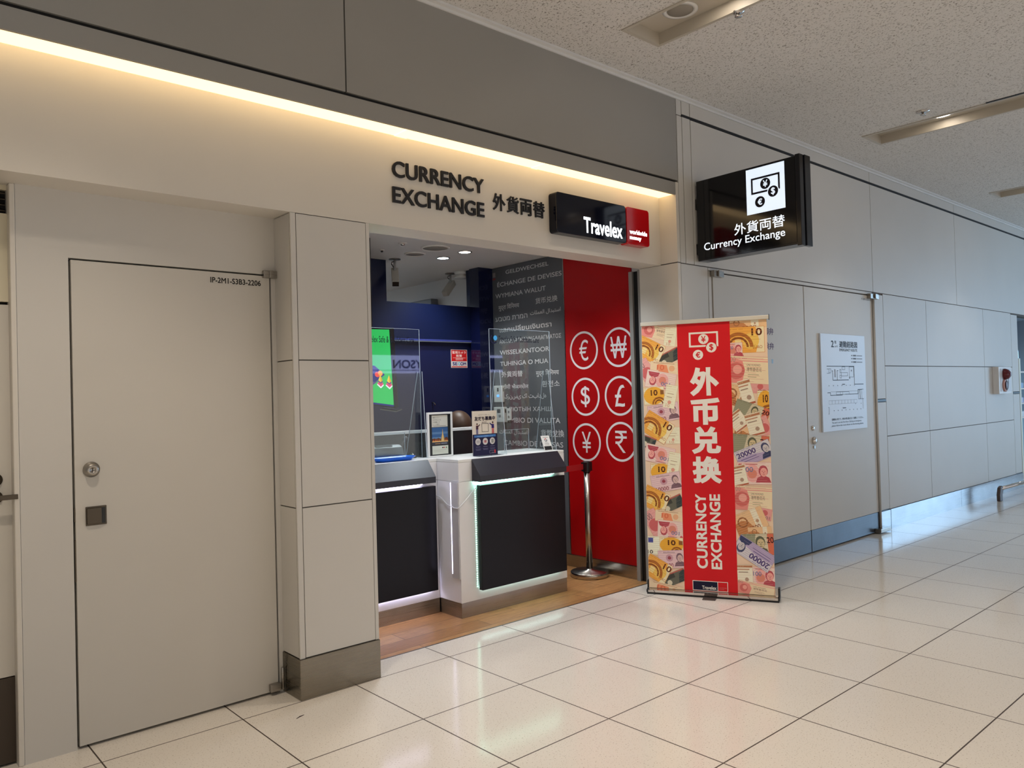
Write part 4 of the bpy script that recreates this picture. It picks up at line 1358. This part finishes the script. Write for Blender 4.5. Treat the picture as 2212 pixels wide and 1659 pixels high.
for s in (-1, 1):
    hx, hy, hz = ox + s * 0.14, oy - 0.36, 0.62
    pts = [(hx, hy + 0.02, hz), (hx - s * 0.01, hy - 0.05, hz - 0.005), (hx - s * 0.02, hy - 0.10, hz - 0.012)]
    ed, rd = [(0, 1), (1, 2)], [0.026, 0.03, 0.024]
    for k, (dx, ln) in enumerate(((-0.024, 0.060), (-0.008, 0.072), (0.008, 0.068), (0.024, 0.055))):
        b0 = len(pts)
        pts += [(pts[2][0] + dx, pts[2][1] - ln * 0.5, hz - 0.014), (pts[2][0] + dx * 1.2, pts[2][1] - ln, hz - 0.024)]
        ed += [(2, b0), (b0, b0 + 1)]
        rd += [0.0085, 0.007]
    b0 = len(pts)
    pts += [(hx - s * 0.045, hy - 0.07, hz - 0.012), (hx - s * 0.06, hy - 0.11, hz - 0.022)]
    ed += [(1, b0), (b0, b0 + 1)]
    rd += [0.010, 0.008]
    skin_body('hand', pts, ed, rd, SKIN, pe, 1)
st_ = thing('stool', (3.27, 2.0, 0), 'round office stool under the person behind the desk', 'stool')
link('seat', MB().lathe((3.27, 1.98, 0.36), [(0.17, 0), (0.18, 0.02), (0.17, 0.045), (0.001, 0.05)], 28), BLACK, st_)
link('post', MB().tube([(3.27, 1.98, 0.03), (3.27, 1.98, 0.36)], 0.025), CHROME, st_)
link('base', MB().lathe((3.27, 1.98, 0.0), [(0.20, 0), (0.20, 0.015), (0.03, 0.03), (0.001, 0.03)], 28), BLACK, st_)

# ------------------------------------------------------------------ fittings on the shop walls
stk = tag(link('security_sticker', MB().box(3.555, 3.748, 2.2325, 2.2348, 1.750, 1.922), mat('sticker_white', (220, 210, 206), 0.5)), 'red and white security camera sticker on the navy staff door', 'sticker')
p = Print((3.555, 2.2325, 1.750), X, Z)
p.rect(0.005, 0.062, 0.188, 0.167, (192, 26, 30)).text('監視カメラ', (0.016, 0.132, 0.176, 0.158), (232, 214, 206), 0.02).text('設置', (0.060, 0.102, 0.130, 0.126), (232, 214, 206), 0.02)
p.rects([(0.022, 0.092, 0.172, 0.096), (0.054, 0.082, 0.142, 0.088), (0.054, 0.072, 0.142, 0.078)], (224, 170, 164))
p.text('SE', (0.016, 0.022, 0.074, 0.054), (30, 40, 110), 0.05).text('C', (0.080, 0.022, 0.106, 0.054), (70, 180, 214), 0.06).text('OM', (0.108, 0.022, 0.178, 0.054), (30, 40, 110), 0.05).rect(0.006, 0.005, 0.187, 0.014, (204, 60, 60))
p.build('sticker_print', stk)


def wall_box(y0, y1, z0, z1, d, label, cat, name, face):
    o = tag(link(name, MB().box(3.940 - d, 3.9395, y0, y1, z0, z1), LGREY, None, 0.004), label, cat)
    if face:
        zc = z1 - 0.055
        s = link('screen', MB().box(3.940 - d + 0.012, 3.940 - 0.012, y0 - 0.002, y0 + 0.001, zc, zc + 0.035), BLACKG, o)
        link('screen', MB().box(3.940 - d - 0.0015, 3.940 - d + 0.001, y0 + 0.05, y1 - 0.05, zc, zc + 0.035), BLACKG, o)
        link('button', MB().box(3.940 - d - 0.003, 3.940 - d + 0.001, y0 + 0.045, y0 + 0.075, z0 + 0.05, z0 + 0.07), face, o)
    return o


wall_box(1.925, 2.045, 1.415, 1.570, 0.03, 'upper white wall terminal with a small blue light on the grey wall', 'terminal', 'wall_terminal', mat('led_blue', (90, 150, 230), 0.4, emit=(90, 160, 255), strength=2.0))
wall_box(1.900, 2.048, 1.228, 1.370, 0.035, 'lower white wall terminal with a small screen on the grey wall', 'terminal', 'wall_terminal', MGREY)
sw = tag(link('switch_plate', MB().box(3.925, 3.9395, 1.826, 1.886, 1.244, 1.356), LGREY, None, 0.003), 'narrow white switch plate beside the lower wall terminal', 'switch')
for z in (1.27, 1.315):
    link('rocker', MB().box(3.921, 3.9255, 1.846, 1.866, z, z + 0.018), MGREY, sw, 0.002)

# ------------------------------------------------------------------ belt barrier post
bp_ = thing('barrier_post', (3.80, 0.80, 0), 'steel belt barrier post with a round base on the oak floor', 'barrier post')
POSTM = mat('post_steel', (188, 182, 174), 0.24, 1.0)
bx_, by_ = 3.775, 0.745
link('base', MB().lathe((bx_, by_, 0.001), [(0.150, 0), (0.155, 0.004), (0.155, 0.036), (0.150, 0.042), (0.03, 0.052), (0.028, 0.06), (0.001, 0.06)], 56), POSTM, bp_)
link('pole', MB().tube([(bx_, by_, 0.05), (bx_, by_, 0.84)], 0.026, 32), POSTM, bp_)
hd = link('head', MB().lathe((bx_, by_, 0.84), [(0.030, 0), (0.031, 0.004), (0.031, 0.078), (0.027, 0.086), (0.001, 0.088)], 32).box(bx_ - 0.041, bx_ - 0.022, by_ - 0.022, by_ + 0.022, 0.848, 0.920).box(bx_ + 0.022, bx_ + 0.041, by_ - 0.022, by_ + 0.022, 0.848, 0.920), BLACK, bp_)
link('belt', MB().hexa([(3.312, 0.660, 0.868), (bx_ - 0.04, by_ - 0.001, 0.862), (bx_ - 0.04, by_ + 0.001, 0.862), (3.312, 0.662, 0.868),
                        (3.312, 0.660, 0.912), (bx_ - 0.04, by_ - 0.001, 0.908), (bx_ - 0.04, by_ + 0.001, 0.908), (3.312, 0.662, 0.912)]), mat('belt_red', (176, 14, 22), 0.7), bp_)

# ------------------------------------------------------------------ escape plan, alarm, rail
ep = tag(link('escape_plan', MB().box(5.950, 6.848, -0.163, -0.1465, 1.062, 1.966), mat('plan_white', (214, 222, 234), 0.35), None, 0.002), 'white emergency route plan on the right leaf of the double doors', 'plan')
p = Print((5.950, -0.163, 1.062), X, Z)
NK, MK = (44, 50, 60), (110, 118, 130)
p.text('2', (0.200, 0.780, 0.252, 0.842), NK, 0.03).text('階', (0.270, 0.812, 0.305, 0.842), NK).text('nd fl.', (0.268, 0.780, 0.330, 0.798), NK)
p.text('避難経路図', (0.362, 0.780, 0.732, 0.842), NK, 0.02).text('EMERGENCY ROUTE', (0.362, 0.745, 0.730, 0.771), NK, 0.01)
for k, z in enumerate((0.702, 0.672, 0.640)):
    p.rects([(0.600, z, 0.622, z + 0.010), (0.636, z - 0.002, 0.700, z + 0.012)], MK).rects([(0.712, z, 0.830, z + 0.008)], (140, 148, 160))
T = 0.0035
L1 = [(0.100, 0.600, 0.650, 0.606), (0.645, 0.430, 0.651, 0.606), (0.651, 0.428, 0.840, 0.434), (0.215, 0.470, 0.530, 0.476), (0.212, 0.470, 0.217, 0.560), (0.300, 0.470, 0.305, 0.562), (0.195, 0.558, 0.217, 0.562), (0.300, 0.560, 0.322, 0.564)]
p.rects(L1, NK)
p.rects([(0.250, 0.500, 0.268, 0.575)], (150, 156, 168)).frame(0.140, 0.540, 0.180, 0.580, T, MK).frame(0.352, 0.540, 0.382, 0.575, T, MK).frame(0.400, 0.570, 0.460, 0.600, T, MK)
p.frame(0.382, 0.510, 0.512, 0.545, T, MK).frame(0.545, 0.500, 0.640, 0.600, T, MK).frame(0.352, 0.490, 0.385, 0.520, T, MK).rects([(0.100, 0.575, 0.140, 0.579), (0.100, 0.535, 0.150, 0.538), (0.545, 0.484, 0.560, 0.500), (0.585, 0.555, 0.600, 0.570)], MK)
p.rects([(0.130 + 0.085 * k, 0.418, 0.138 + 0.085 * k, 0.426) for k in range(7)], NK).rects([(0.395, 0.428, 0.450, 0.436)], MK)
p.rects([(0.100, 0.355, 0.160, 0.360), (0.155, 0.330, 0.160, 0.360), (0.155, 0.330, 0.395, 0.335), (0.450, 0.335, 0.720, 0.340), (0.717, 0.335, 0.722, 0.380), (0.717, 0.378, 0.835, 0.382)], NK)
p.frame(0.270, 0.335, 0.530, 0.365, T, MK).frame(0.350, 0.335, 0.400, 0.365, T, MK).frame(0.722, 0.285, 0.760, 0.378, T, MK).frame(0.760, 0.285, 0.800, 0.378, T, MK).rects([(0.160, 0.365, 0.700, 0.367), (0.800, 0.285, 0.835, 0.289), (0.815, 0.190, 0.819, 0.285)], MK)
for k in range(9):
    p.frame(0.120 + 0.063 * k, 0.250, 0.183 + 0.063 * k, 0.285, 0.002, (160, 166, 178))
p.rects([(0.215 + 0.078 * k, 0.186, 0.223 + 0.078 * k, 0.194) for k in range(8)], NK).rects([(0.650, 0.240, 0.658, 0.248), (0.770, 0.240, 0.778, 0.248), (0.390, 0.206, 0.455, 0.214)], MK)
p.rects([(0.120, 0.160, 0.124, 0.225), (0.105, 0.222, 0.124, 0.225), (0.105, 0.160, 0.124, 0.163)], MK)
p.text('避難階は1階です。非常の際は図に従って避難してください。', (0.165, 0.098, 0.812, 0.118), NK, 0.01)
p.text('The exit is on the First floor. During an emergency,', (0.165, 0.066, 0.770, 0.086), NK).text('please follow the route shown on the drawing above.', (0.165, 0.038, 0.812, 0.058), NK)
p.build('plan_print', ep)

al = thing('fire_alarm', (10.85, -0.17, 1.315), 'white fire alarm box with dark red lamp and push button on the wall', 'fire alarm')
link('box', MB().box(10.60, 11.10, -0.215, -0.1405, 1.318, 1.674), mat('alarm_white', (226, 224, 222), 0.35), al, 0.004)
link('cover_plate', MB().box(10.66, 11.06, -0.220, -0.215, 1.350, 1.648), mat('alarm_plate', (206, 206, 208), 0.4), al)
link('lamp', MB().lathe((10.80, -0.22, 1.575), [(0.075, 0), (0.075, 0.015), (0.06, 0.05), (0.03, 0.075), (0.001, 0.08)], 28, 0, (0, -1, 0)), mat('alarm_red', (96, 12, 20), 0.2), al)
bt = link('button_ring', MB().lathe((10.80, -0.22, 1.43), [(0.085, 0), (0.085, 0.015), (0.070, 0.022), (0.001, 0.022)], 28, 0, (0, -1, 0)), mat('alarm_ring', (200, 150, 140), 0.3), al)
link('button', MB().lathe((10.80, -0.242, 1.43), [(0.066, 0), (0.060, 0.008), (0.001, 0.009)], 28, 0, (0, -1, 0)), mat('alarm_dark', (70, 24, 26), 0.3), bt)
link('phone_slot', MB().box(10.95, 10.965, -0.2225, -0.2195, 1.44, 1.54), BLACK, al)

gr_ = thing('guard_rail', (10.4, -0.36, 0), 'low steel guard rail at the foot of the wall by the far opening', 'rail')
link('end_bracket', MB().prism([(10.0, -0.36, 0.0), (10.10, -0.36, 0.0), (10.10, -0.36, 0.07), (10.15, -0.36, 0.15), (10.10, -0.36, 0.185), (10.03, -0.36, 0.17), (9.99, -0.36, 0.08)], (0, 0.04, 0)), mat('bracket_brown', (84, 72, 68), 0.5), gr_, 0.008)
link('tube', MB().tube([(10.08, -0.34, 0.15), (12.8, -0.40, 0.15)], 0.022), CHROME, gr_)
link('end_bracket', MB().box(12.76, 12.84, -0.42, -0.38, 0, 0.17), mat('bracket_brown', (84, 72, 68), 0.5), gr_, 0.008)

#%%BANNER
# ------------------------------------------------------------------ roll-up banner
BO = Vector((3.67366, 0.06982, 0))
BU = Vector((0.44477, -0.89564, 0)).normalized()
BN = BU.cross(Z)
rb = thing('rollup_banner', tuple(BO + BU * 0.457), 'red roll-up banner covered in printed banknotes reading currency exchange', 'banner')


def bbox_(mb, u0, u1, n0, n1, z0, z1, mi=0):
    q = []
    for z in (z0, z1):
        for a, c in ((u0, n1), (u1, n1), (u1, n0), (u0, n0)):
            w_ = BO + BU * a + BN * c
            q.append((w_.x, w_.y, z))
    return mb.hexa(q, mi)


sec = [(0.030, 0.012), (0.032, 0.030), (0.012, 0.034), (-0.003, 0.040), (-0.006, 0.088), (-0.05, 0.088), (-0.082, 0.06), (-0.086, 0.03), (-0.08, 0.012)]
link('cassette', MB().prism([tuple(BO + BU * 0.008 + BN * c + Z * z) for c, z in sec], tuple(BU * 0.90)), CHROME, rb)
for u0 in (-0.004, 0.908):
    link('end_cap', MB().prism([tuple(BO + BU * u0 + BN * c * 1.06 + Z * (z * 1.04 - 0.002)) for c, z in sec], tuple(BU * 0.012)), BLACK, rb)
link('base_edge', bbox_(MB(), 0.0, 0.916, -0.08, 0.034, 0.0, 0.011), BLACK, rb)
link('foot', bbox_(MB(), 0.405, 0.495, -0.06, 0.10, 0.0, 0.006), mat('foot_grey', (110, 96, 92), 0.35, 0.7), rb, 0.001)
link('support_pole', MB().tube([tuple(BO + BU * 0.455 - BN * 0.02 + Z * 0.08), tuple(BO + BU * 0.455 - BN * 0.012 + Z * 1.975)], 0.009, 14), CHROME, rb)
link('top_rail', bbox_(MB(), 0.004, 0.905, -0.010, 0.014, 1.958, 1.986), mat('rail_cream', (214, 208, 194), 0.35), rb, 0.003)
link('rail_cap', bbox_(MB(), 0.905, 0.908, -0.011, 0.015, 1.952, 1.992), BLACK, rb)
sheet = link('fabric', bbox_(MB(), 0.010, 0.890, -0.0015, 0.0, 0.04, 1.958), mat('banner_cloth', (226, 204, 176), 0.55), rb)
BOB = BO
RB_ = (222, 28, 36)
p = Print(BOB, BU, Z, 2e-5)
p.rect(0.268, 0.04, 0.640, 1.958, RB_)
CR = (250, 244, 234)
money_icon(p, 0.352, 1.786, 0.206, CR, RB_)
for k, (s, z0, z1) in enumerate((('外', 1.434, 1.641), ('币', 1.228, 1.420), ('兑', 1.019, 1.217), ('换', 0.808, 1.004))):
    p.text(s, (0.350, z0, 0.555, z1), CR, 0.055)
for s, x0, x1 in (('CURRENCY', 0.362, 0.439), ('EXCHANGE', 0.462, 0.538)):
    L = 0.533
    p.text(s, (0, 0, L, x1 - x0), CR, 0.05, rot=lambda q, x1=x1: (x1 - q[1], 0.200 + q[0]))
p.frame(0.326, 0.042, 0.573, 0.112, 0.004, CR).rect(0.330, 0.046, 0.500, 0.108, (24, 24, 52)).text('Travelex', (0.392, 0.052, 0.493, 0.078), CR, 0.03)
p.rect(0.500, 0.046, 0.504, 0.108, CR).text('worldwide', (0.511, 0.066, 0.563, 0.073), (236, 130, 130)).text('money', (0.511, 0.054, 0.546, 0.062), (236, 130, 130))
p.build('red_stripe_print', sheet)


def portrait(p, cx, cy, s, tone, skin, f=1):
    p.poly([(cx - 0.5 * s, cy - 0.62 * s), (cx + 0.5 * s, cy - 0.62 * s), (cx + 0.38 * s, cy - 0.30 * s), (cx + 0.14 * s, cy - 0.18 * s), (cx - 0.14 * s, cy - 0.18 * s), (cx - 0.38 * s, cy - 0.30 * s)], tone)
    p.disc(cx, cy + 0.14 * s, 0.30 * s, tone, 20, 0.38 * s)
    p.disc(cx + 0.03 * s * f, cy + 0.06 * s, 0.23 * s, skin, 20, 0.30 * s)
    p.rects([(cx - 0.10 * s, cy + 0.10 * s, cx - 0.02 * s, cy + 0.13 * s), (cx + 0.06 * s, cy + 0.10 * s, cx + 0.14 * s, cy + 0.13 * s), (cx, cy - 0.02 * s, cx + 0.05 * s, cy + 0.06 * s), (cx - 0.04 * s, cy - 0.12 * s, cx + 0.10 * s, cy - 0.09 * s)], tone)


def note(p, style, w, h):
    """one printed banknote centred on the origin"""
    a, c = w / 2, h / 2
    if style == 'euro':
        p.rect(-a, -c, a, c, (236, 216, 178)).poly([(-a, -c), (a * 0.55, -c), (a * 0.72, 0), (a * 0.55, c), (-a, c)], (232, 166, 76))
        p.disc(a * 0.30, -c * 0.1, c * 0.62, (240, 190, 96), 24)
        p.ringp(-a * 0.35, -c * 0.55, c * 1.15, c * 0.26, (164, 98, 46), 20, 0, math.pi).ringp(-a * 0.35, -c * 0.55, c * 0.80, c * 0.16, (128, 70, 34), 20, 0, math.pi)
        p.rects([(-a * 0.35 - c * 0.24, -c * 0.55, -a * 0.35 + c * 0.24, c * 0.05)], (240, 206, 140))
        p.text('10', (a * 0.34, c * 0.30, a * 0.34 + c * 0.80, c * 0.86), (92, 44, 26), 0.03).text('EURO', (a * 0.40, -c * 0.70, a * 0.40 + c * 0.7, -c * 0.46), (170, 100, 40))
    elif style == 'euro2':
        p.rect(-a, -c, a, c, (238, 222, 190)).disc(0, 0, a * 0.98, (236, 170, 60), 28, c * 1.0)
        p.text('10', (-a * 0.30, c * 0.02, a * 0.36, c * 0.66), (84, 40, 26), 0.05)
        p.ringp(a * 0.45, -c * 0.95, c * 0.80, c * 0.20, (150, 88, 40), 18, 0, math.pi).ringp(a * 0.45, -c * 0.95, c * 0.50, c * 0.14, (120, 66, 34), 18, 0, math.pi)
        p.rects([(a * 0.62, c * 0.1, a * 0.95, c * 0.60)], (140, 92, 52))
    elif style == 'hk':
        p.rect(-a, -c, a, c, (234, 210, 176)).poly([(-a, -c), (-a * 0.25, -c), (-a * 0.15, 0), (-a * 0.30, c * 0.7), (-a, c * 0.9)], (222, 138, 128))
        p.disc(-a * 0.55, -c * 0.1, c * 0.62, (204, 100, 96), 20).disc(-a * 0.50, c * 0.0, c * 0.34, (232, 160, 148), 16)
        p.rects([(-a, c * 0.62, a, c * 0.70), (-a, c * 0.78, a, c * 0.83)], (226, 150, 140))
        p.text('ONE HUNDRED', (-a * 0.08, c * 0.30, a * 0.55, c * 0.46), (120, 104, 84)).text('港幣壹佰元', (-a * 0.08, -c * 0.10, a * 0.62, c * 0.20), (130, 106, 86), 0.01)
        p.rects([(0, -c * 0.35, a * 0.5, -c * 0.31), (0, -c * 0.52, a * 0.4, -c * 0.48)], (160, 140, 110)).text('100', (-a * 0.96, c * 0.55, -a * 0.62, c * 0.92), (166, 130, 116))
    elif style in ('rmb', 'rmbi'):
        p.rect(-a, -c, a, c, (238, 206, 194)).disc(-a * 0.1, 0, a * 0.42, (230, 170, 164), 24, c * 0.8).disc(-a * 0.12, -c * 0.05, c * 0.42, (214, 132, 110), 20)
        p.text('100', (-a * 0.66, c * 0.12, -a * 0.06, c * 0.56), (104, 116, 150), 0.02)
        portrait(p, a * 0.52, c * 0.02, c * 1.35, (178, 74, 84), (230, 162, 152))
        p.rects([(-a * 0.5, c * 0.76, a * 0.2, c * 0.84)], (186, 104, 104)).disc(-a * 0.82, c * 0.72, c * 0.16, (200, 90, 96), 14)
    elif style == 'vn':
        p.rect(-a, -c, a, c, (222, 190, 190)).disc(-a * 0.15, c * 0.15, c * 0.42, (196, 150, 160), 20).disc(-a * 0.15, c * 0.15, c * 0.20, (150, 60, 72), 16)
        portrait(p, a * 0.62, 0, c * 1.3, (120, 92, 100), (206, 176, 168))
        p.text('10000', (-a * 0.75, -c * 0.90, a * 0.10, -c * 0.46), (146, 66, 70), 0.02).rects([(-a * 0.6, c * 0.70, a * 0.3, c * 0.76)], (150, 120, 124))
    elif style == 'rub':
        p.rect(-a, -c, a, c, (226, 186, 140)).rects([(a * 0.25, -c, a * 0.62, c)], (236, 220, 196)).poly([(-a, -c), (a * 0.2, -c), (-a * 0.1, 0), (-a * 0.5, c * 0.3), (-a, c * 0.1)], (188, 120, 72))
        p.ringp(-a * 0.45, c * 0.1, c * 0.5, c * 0.14, (150, 92, 56), 18).text('5000', (-a * 0.2, -c * 0.92, a * 0.5, -c * 0.5), (140, 78, 52), 0.03).disc(a * 0.44, -c * 0.2, c * 0.16, (180, 140, 110), 14)
    elif style == 'rubw':
        p.rect(-a, -c, a, c, (236, 222, 200)).rects([(-a, c * 0.72, a, c * 0.92), (-a, c * 0.50, a * 0.6, c * 0.58)], (176, 118, 84)).rects([(-a, -c * 0.94, a, -c * 0.78)], (172, 96, 70))
        p.disc(a * 0.2, -c * 0.40, c * 0.18, (168, 140, 122), 16).rects([(-a * 0.8, c * 0.24, a * 0.4, c * 0.32)], (150, 130, 112))
    elif style == 'aud':
        p.rect(-a, -c, a, c, (208, 196, 168)).poly([(-a, -c), (-a * 0.3, -c), (-a * 0.1, c), (-a, c)], (148, 148, 122))
        portrait(p, a * 0.15, 0, c * 1.5, (92, 92, 72), (206, 188, 146)).__class__
        p.rects([(a * 0.6, -c, a, c)], (210, 110, 84)).text('20', (a * 0.55, c * 0.1, a * 0.98, c * 0.66), (70, 30, 30), 0.03)
    elif style == 'huf':
        p.rect(-a, -c, a, c, (206, 200, 204)).poly([(-a, -c), (a, -c), (a, -c * 0.4), (-a * 0.2, c * 0.1), (-a, 0)], (178, 160, 190))
        p.text('20000', (-a * 0.92, c * 0.08, a * 0.16, c * 0.70), (74, 56, 110), 0.04)
        portrait(p, a * 0.68, 0, c * 1.5, (62, 68, 100), (198, 190, 190))
        p.rects([(-a * 0.8, -c * 0.24, a * 0.1, -c * 0.14), (-a * 0.8, -c * 0.5, a * 0.2, -c * 0.44)], (110, 96, 140))
    elif style == 'myr':
        p.rect(-a, -c, a, c, (236, 206, 172)).poly([(-a * 0.4, -c), (a * 0.3, -c), (a * 0.1, c * 0.5), (-a * 0.5, c * 0.6)], (228, 140, 100)).text('10', (-a * 0.55, -c * 0.4, -a * 0.05, c * 0.5), (218, 104, 70), 0.04)
        p.disc(a * 0.45, 0, c * 0.5, (226, 170, 130), 18).rects([(-a * 0.8, c * 0.72, a * 0.6, c * 0.80)], (180, 130, 96))
    elif style == 'dark':
        p.rect(-a, -c, a, c, (96, 96, 84)).rects([(-a * 0.9, c * 0.1, a * 0.1, c * 0.8)], (52, 54, 50)).disc(-a * 0.5, -c * 0.4, c * 0.42, (216, 206, 180), 18).poly([(a * 0.2, -c), (a, -c), (a, c), (a * 0.5, c * 0.4)], (58, 66, 66)).rects([(-a, c * 0.8, a, c)], (190, 90, 80))
    elif style == 'cream':
        p.rect(-a, -c, a, c, (240, 224, 196)).rects([(-a * 0.6, c * 0.2, a * 0.5, c * 0.26), (-a * 0.6, -c * 0.1, a * 0.3, -c * 0.04)], (180, 160, 130)).disc(0, -c * 0.5, c * 0.16, (214, 150, 130), 14).text('10', (-a * 0.5, -c * 0.92, a * 0.1, -c * 0.66), (200, 130, 110))
    elif style == 'flag':
        p.rect(-a, -c, a, c, (240, 230, 208)).rects([(-a * 0.8, c * 0.30, -a * 0.25, c * 0.80)], (46, 66, 150)).text('10', (-a * 0.9, -c * 0.9, -a * 0.3, -c * 0.5), (60, 50, 50), 0.04)
    elif style == 'pink':
        p.rect(-a, -c, a, c, (222, 160, 154)).disc(0, -c * 0.2, c * 0.5, (200, 100, 100), 18).text('100', (-a * 0.8, c * 0.3, a * 0.2, c * 0.8), (150, 110, 110), 0.03)


def fine_lines(p, a, c, tone):
    """engraved hairlines, a printed edge and a row of small figures"""
    t = min(a, c) * 0.022
    p.rects([(-a * 0.96, c * (-0.86 + 0.215 * k), a * (0.30 + 0.62 * ((k * 37) % 10) / 10), c * (-0.86 + 0.215 * k) + t) for k in range(9)], tone)
    p.frame(-a, -c, a, c, t * 1.3, tone)
    p.rects([(-a * 0.9 + a * 0.075 * k, c * 0.80, -a * 0.9 + a * 0.075 * k + a * 0.045, c * 0.88) for k in range(12) if k % 4 != 3], tone)


def px2banner(X_, Y_, crop):
    x = 1370 + X_ / 4.879
    y = (660 if crop == 'A' else 980) + Y_ / 4.879
    t = (y - 700.0) / (1275.0 - 700.0)
    xl, xr = 1388 + 12 * t, 1657 + 11 * t
    u = 0.014 + (x - xl) / (xr - xl) * 0.868
    yb = 1262 + (x - 1400) / 268 * 26
    yt = 704 - (x - 1388) / 269 * 14
    z = 0.055 + (yb - y) / (yb - yt) * (1.962 - 0.055)
    return u, z


NOTES = [('A', 'hk', 260, 270, 360, 170, -14), ('A', 'cream', 400, 330, 130, 200, -8), ('A', 'dark', 380, 550, 270, 130, 25), ('A', 'euro', 170, 470, 300, 220, -28),
         ('A', 'pink', 130, 690, 150, 260, 30), ('A', 'myr', 340, 660, 330, 130, -6), ('A', 'rmbi', 290, 790, 330, 190, 168), ('A', 'vn', 320, 1130, 340, 190, 8), ('A', 'euro2', 215, 950, 230, 190, 2),
         ('A', 'cream', 395, 960, 130, 250, -12), ('A', 'cream', 420, 1370, 160, 180, 0), ('A', 'euro', 240, 1280, 330, 240, -32), ('A', 'dark', 150, 1440, 150, 130, -20), ('A', 'rmbi', 270, 1570, 330, 190, 168),
         ('B', 'euro2', 290, 195, 240, 190, 0), ('B', 'cream', 425, 110, 130, 250, -10), ('B', 'vn', 340, 300, 330, 190, 10), ('B', 'dark', 400, 530, 260, 130, 25), ('B', 'euro', 215, 480, 280, 230, -24),
         ('B', 'pink', 200, 720, 160, 280, 30), ('B', 'myr', 370, 660, 310, 120, -4), ('B', 'rmbi', 385, 800, 290, 190, 176), ('B', 'flag', 215, 960, 200, 200, 0), ('B', 'euro2', 390, 965, 260, 170, 0),
         ('B', 'vn', 390, 1110, 290, 190, 4), ('B', 'dark', 420, 1310, 270, 130, 24), ('B', 'euro', 230, 1210, 280, 230, -28), ('B', 'myr', 330, 1420, 380, 110, -10),
         ('A', 'rub', 1200, 190, 420, 130, 3), ('A', 'euro', 1190, 370, 400, 270, 0), ('A', 'rmb', 1075, 480, 180, 160, 0), ('A', 'pink', 1340, 880, 220, 120, 175), ('A', 'hk', 1220, 690, 440, 280, -5),
         ('A', 'rub', 1100, 960, 240, 220, -14), ('A', 'rubw', 1200, 930, 130, 270, 14), ('A', 'euro2', 1390, 1040, 160, 250, 0), ('A', 'aud', 1250, 1130, 360, 160, -20), ('A', 'rub', 1180, 1330, 320, 150, 20), ('A', 'rubw', 1110, 1230, 170, 200, 36),
         ('A', 'pink', 1370, 1290, 130, 200, 20), ('A', 'rubw', 1280, 1270, 160, 240, 14), ('A', 'aud', 1220, 1480, 400, 200, -5), ('A', 'huf', 1270, 1580, 380, 180, 22),
         ('B', 'rmb', 1270, 225, 350, 230, 0), ('B', 'rubw', 1120, 250, 150, 220, 12), ('B', 'hk', 1250, 490, 400, 250, -2), ('B', 'pink', 1370, 660, 140, 120, 170), ('B', 'rub', 1220, 730, 330, 220, 22), ('B', 'rub', 1320, 850, 240, 110, 5),
         ('B', 'aud', 1300, 980, 330, 220, 4), ('B', 'rmb', 1340, 1330, 280, 210, 0), ('B', 'huf', 1260, 1075, 420, 190, 148), ('B', 'rubw', 1165, 1300, 160, 220, 2), ('B', 'hk', 1260, 1450, 400, 130, -8)]
for lo, hi in ((0.010, 0.268), (0.640, 0.890)):
    p = Print(BOB, BU, Z, 1.2e-5, (lo, 0.04, hi, 1.957))
    p.gain = 1.10
    p.rect(lo, 0.04, hi, 1.957, (226, 198, 170))
    for crop, stl, X_, Y_, w_, h_, rot_ in NOTES:
        cu_, cz_ = px2banner(X_, Y_, crop)
        if not (lo - 0.15 < cu_ < hi + 0.15):
            continue
        ca, sa = math.cos(math.radians(rot_)), math.sin(math.radians(rot_))
        kx, kz = 0.868 / 269 / 4.879, 1.907 / 575 / 4.879
        p.xf = lambda q, ca=ca, sa=sa, cu_=cu_, cz_=cz_: (cu_ + (q[0] * ca - q[1] * sa) * kx, cz_ + (q[0] * sa + q[1] * ca) * kz)
        note(p, stl, w_, h_)
        fine_lines(p, w_ / 2, h_ / 2, {'euro': (206, 138, 66), 'euro2': (204, 140, 62), 'hk': (206, 150, 132), 'rmb': (206, 140, 140), 'rmbi': (206, 140, 140), 'vn': (180, 140, 150), 'huf': (140, 128, 156), 'aud': (120, 116, 92), 'dark': (130, 124, 108), 'pink': (190, 116, 112)}.get(stl, (200, 168, 132)))
    p.xf = None
    p.build('banknote_print', sheet)
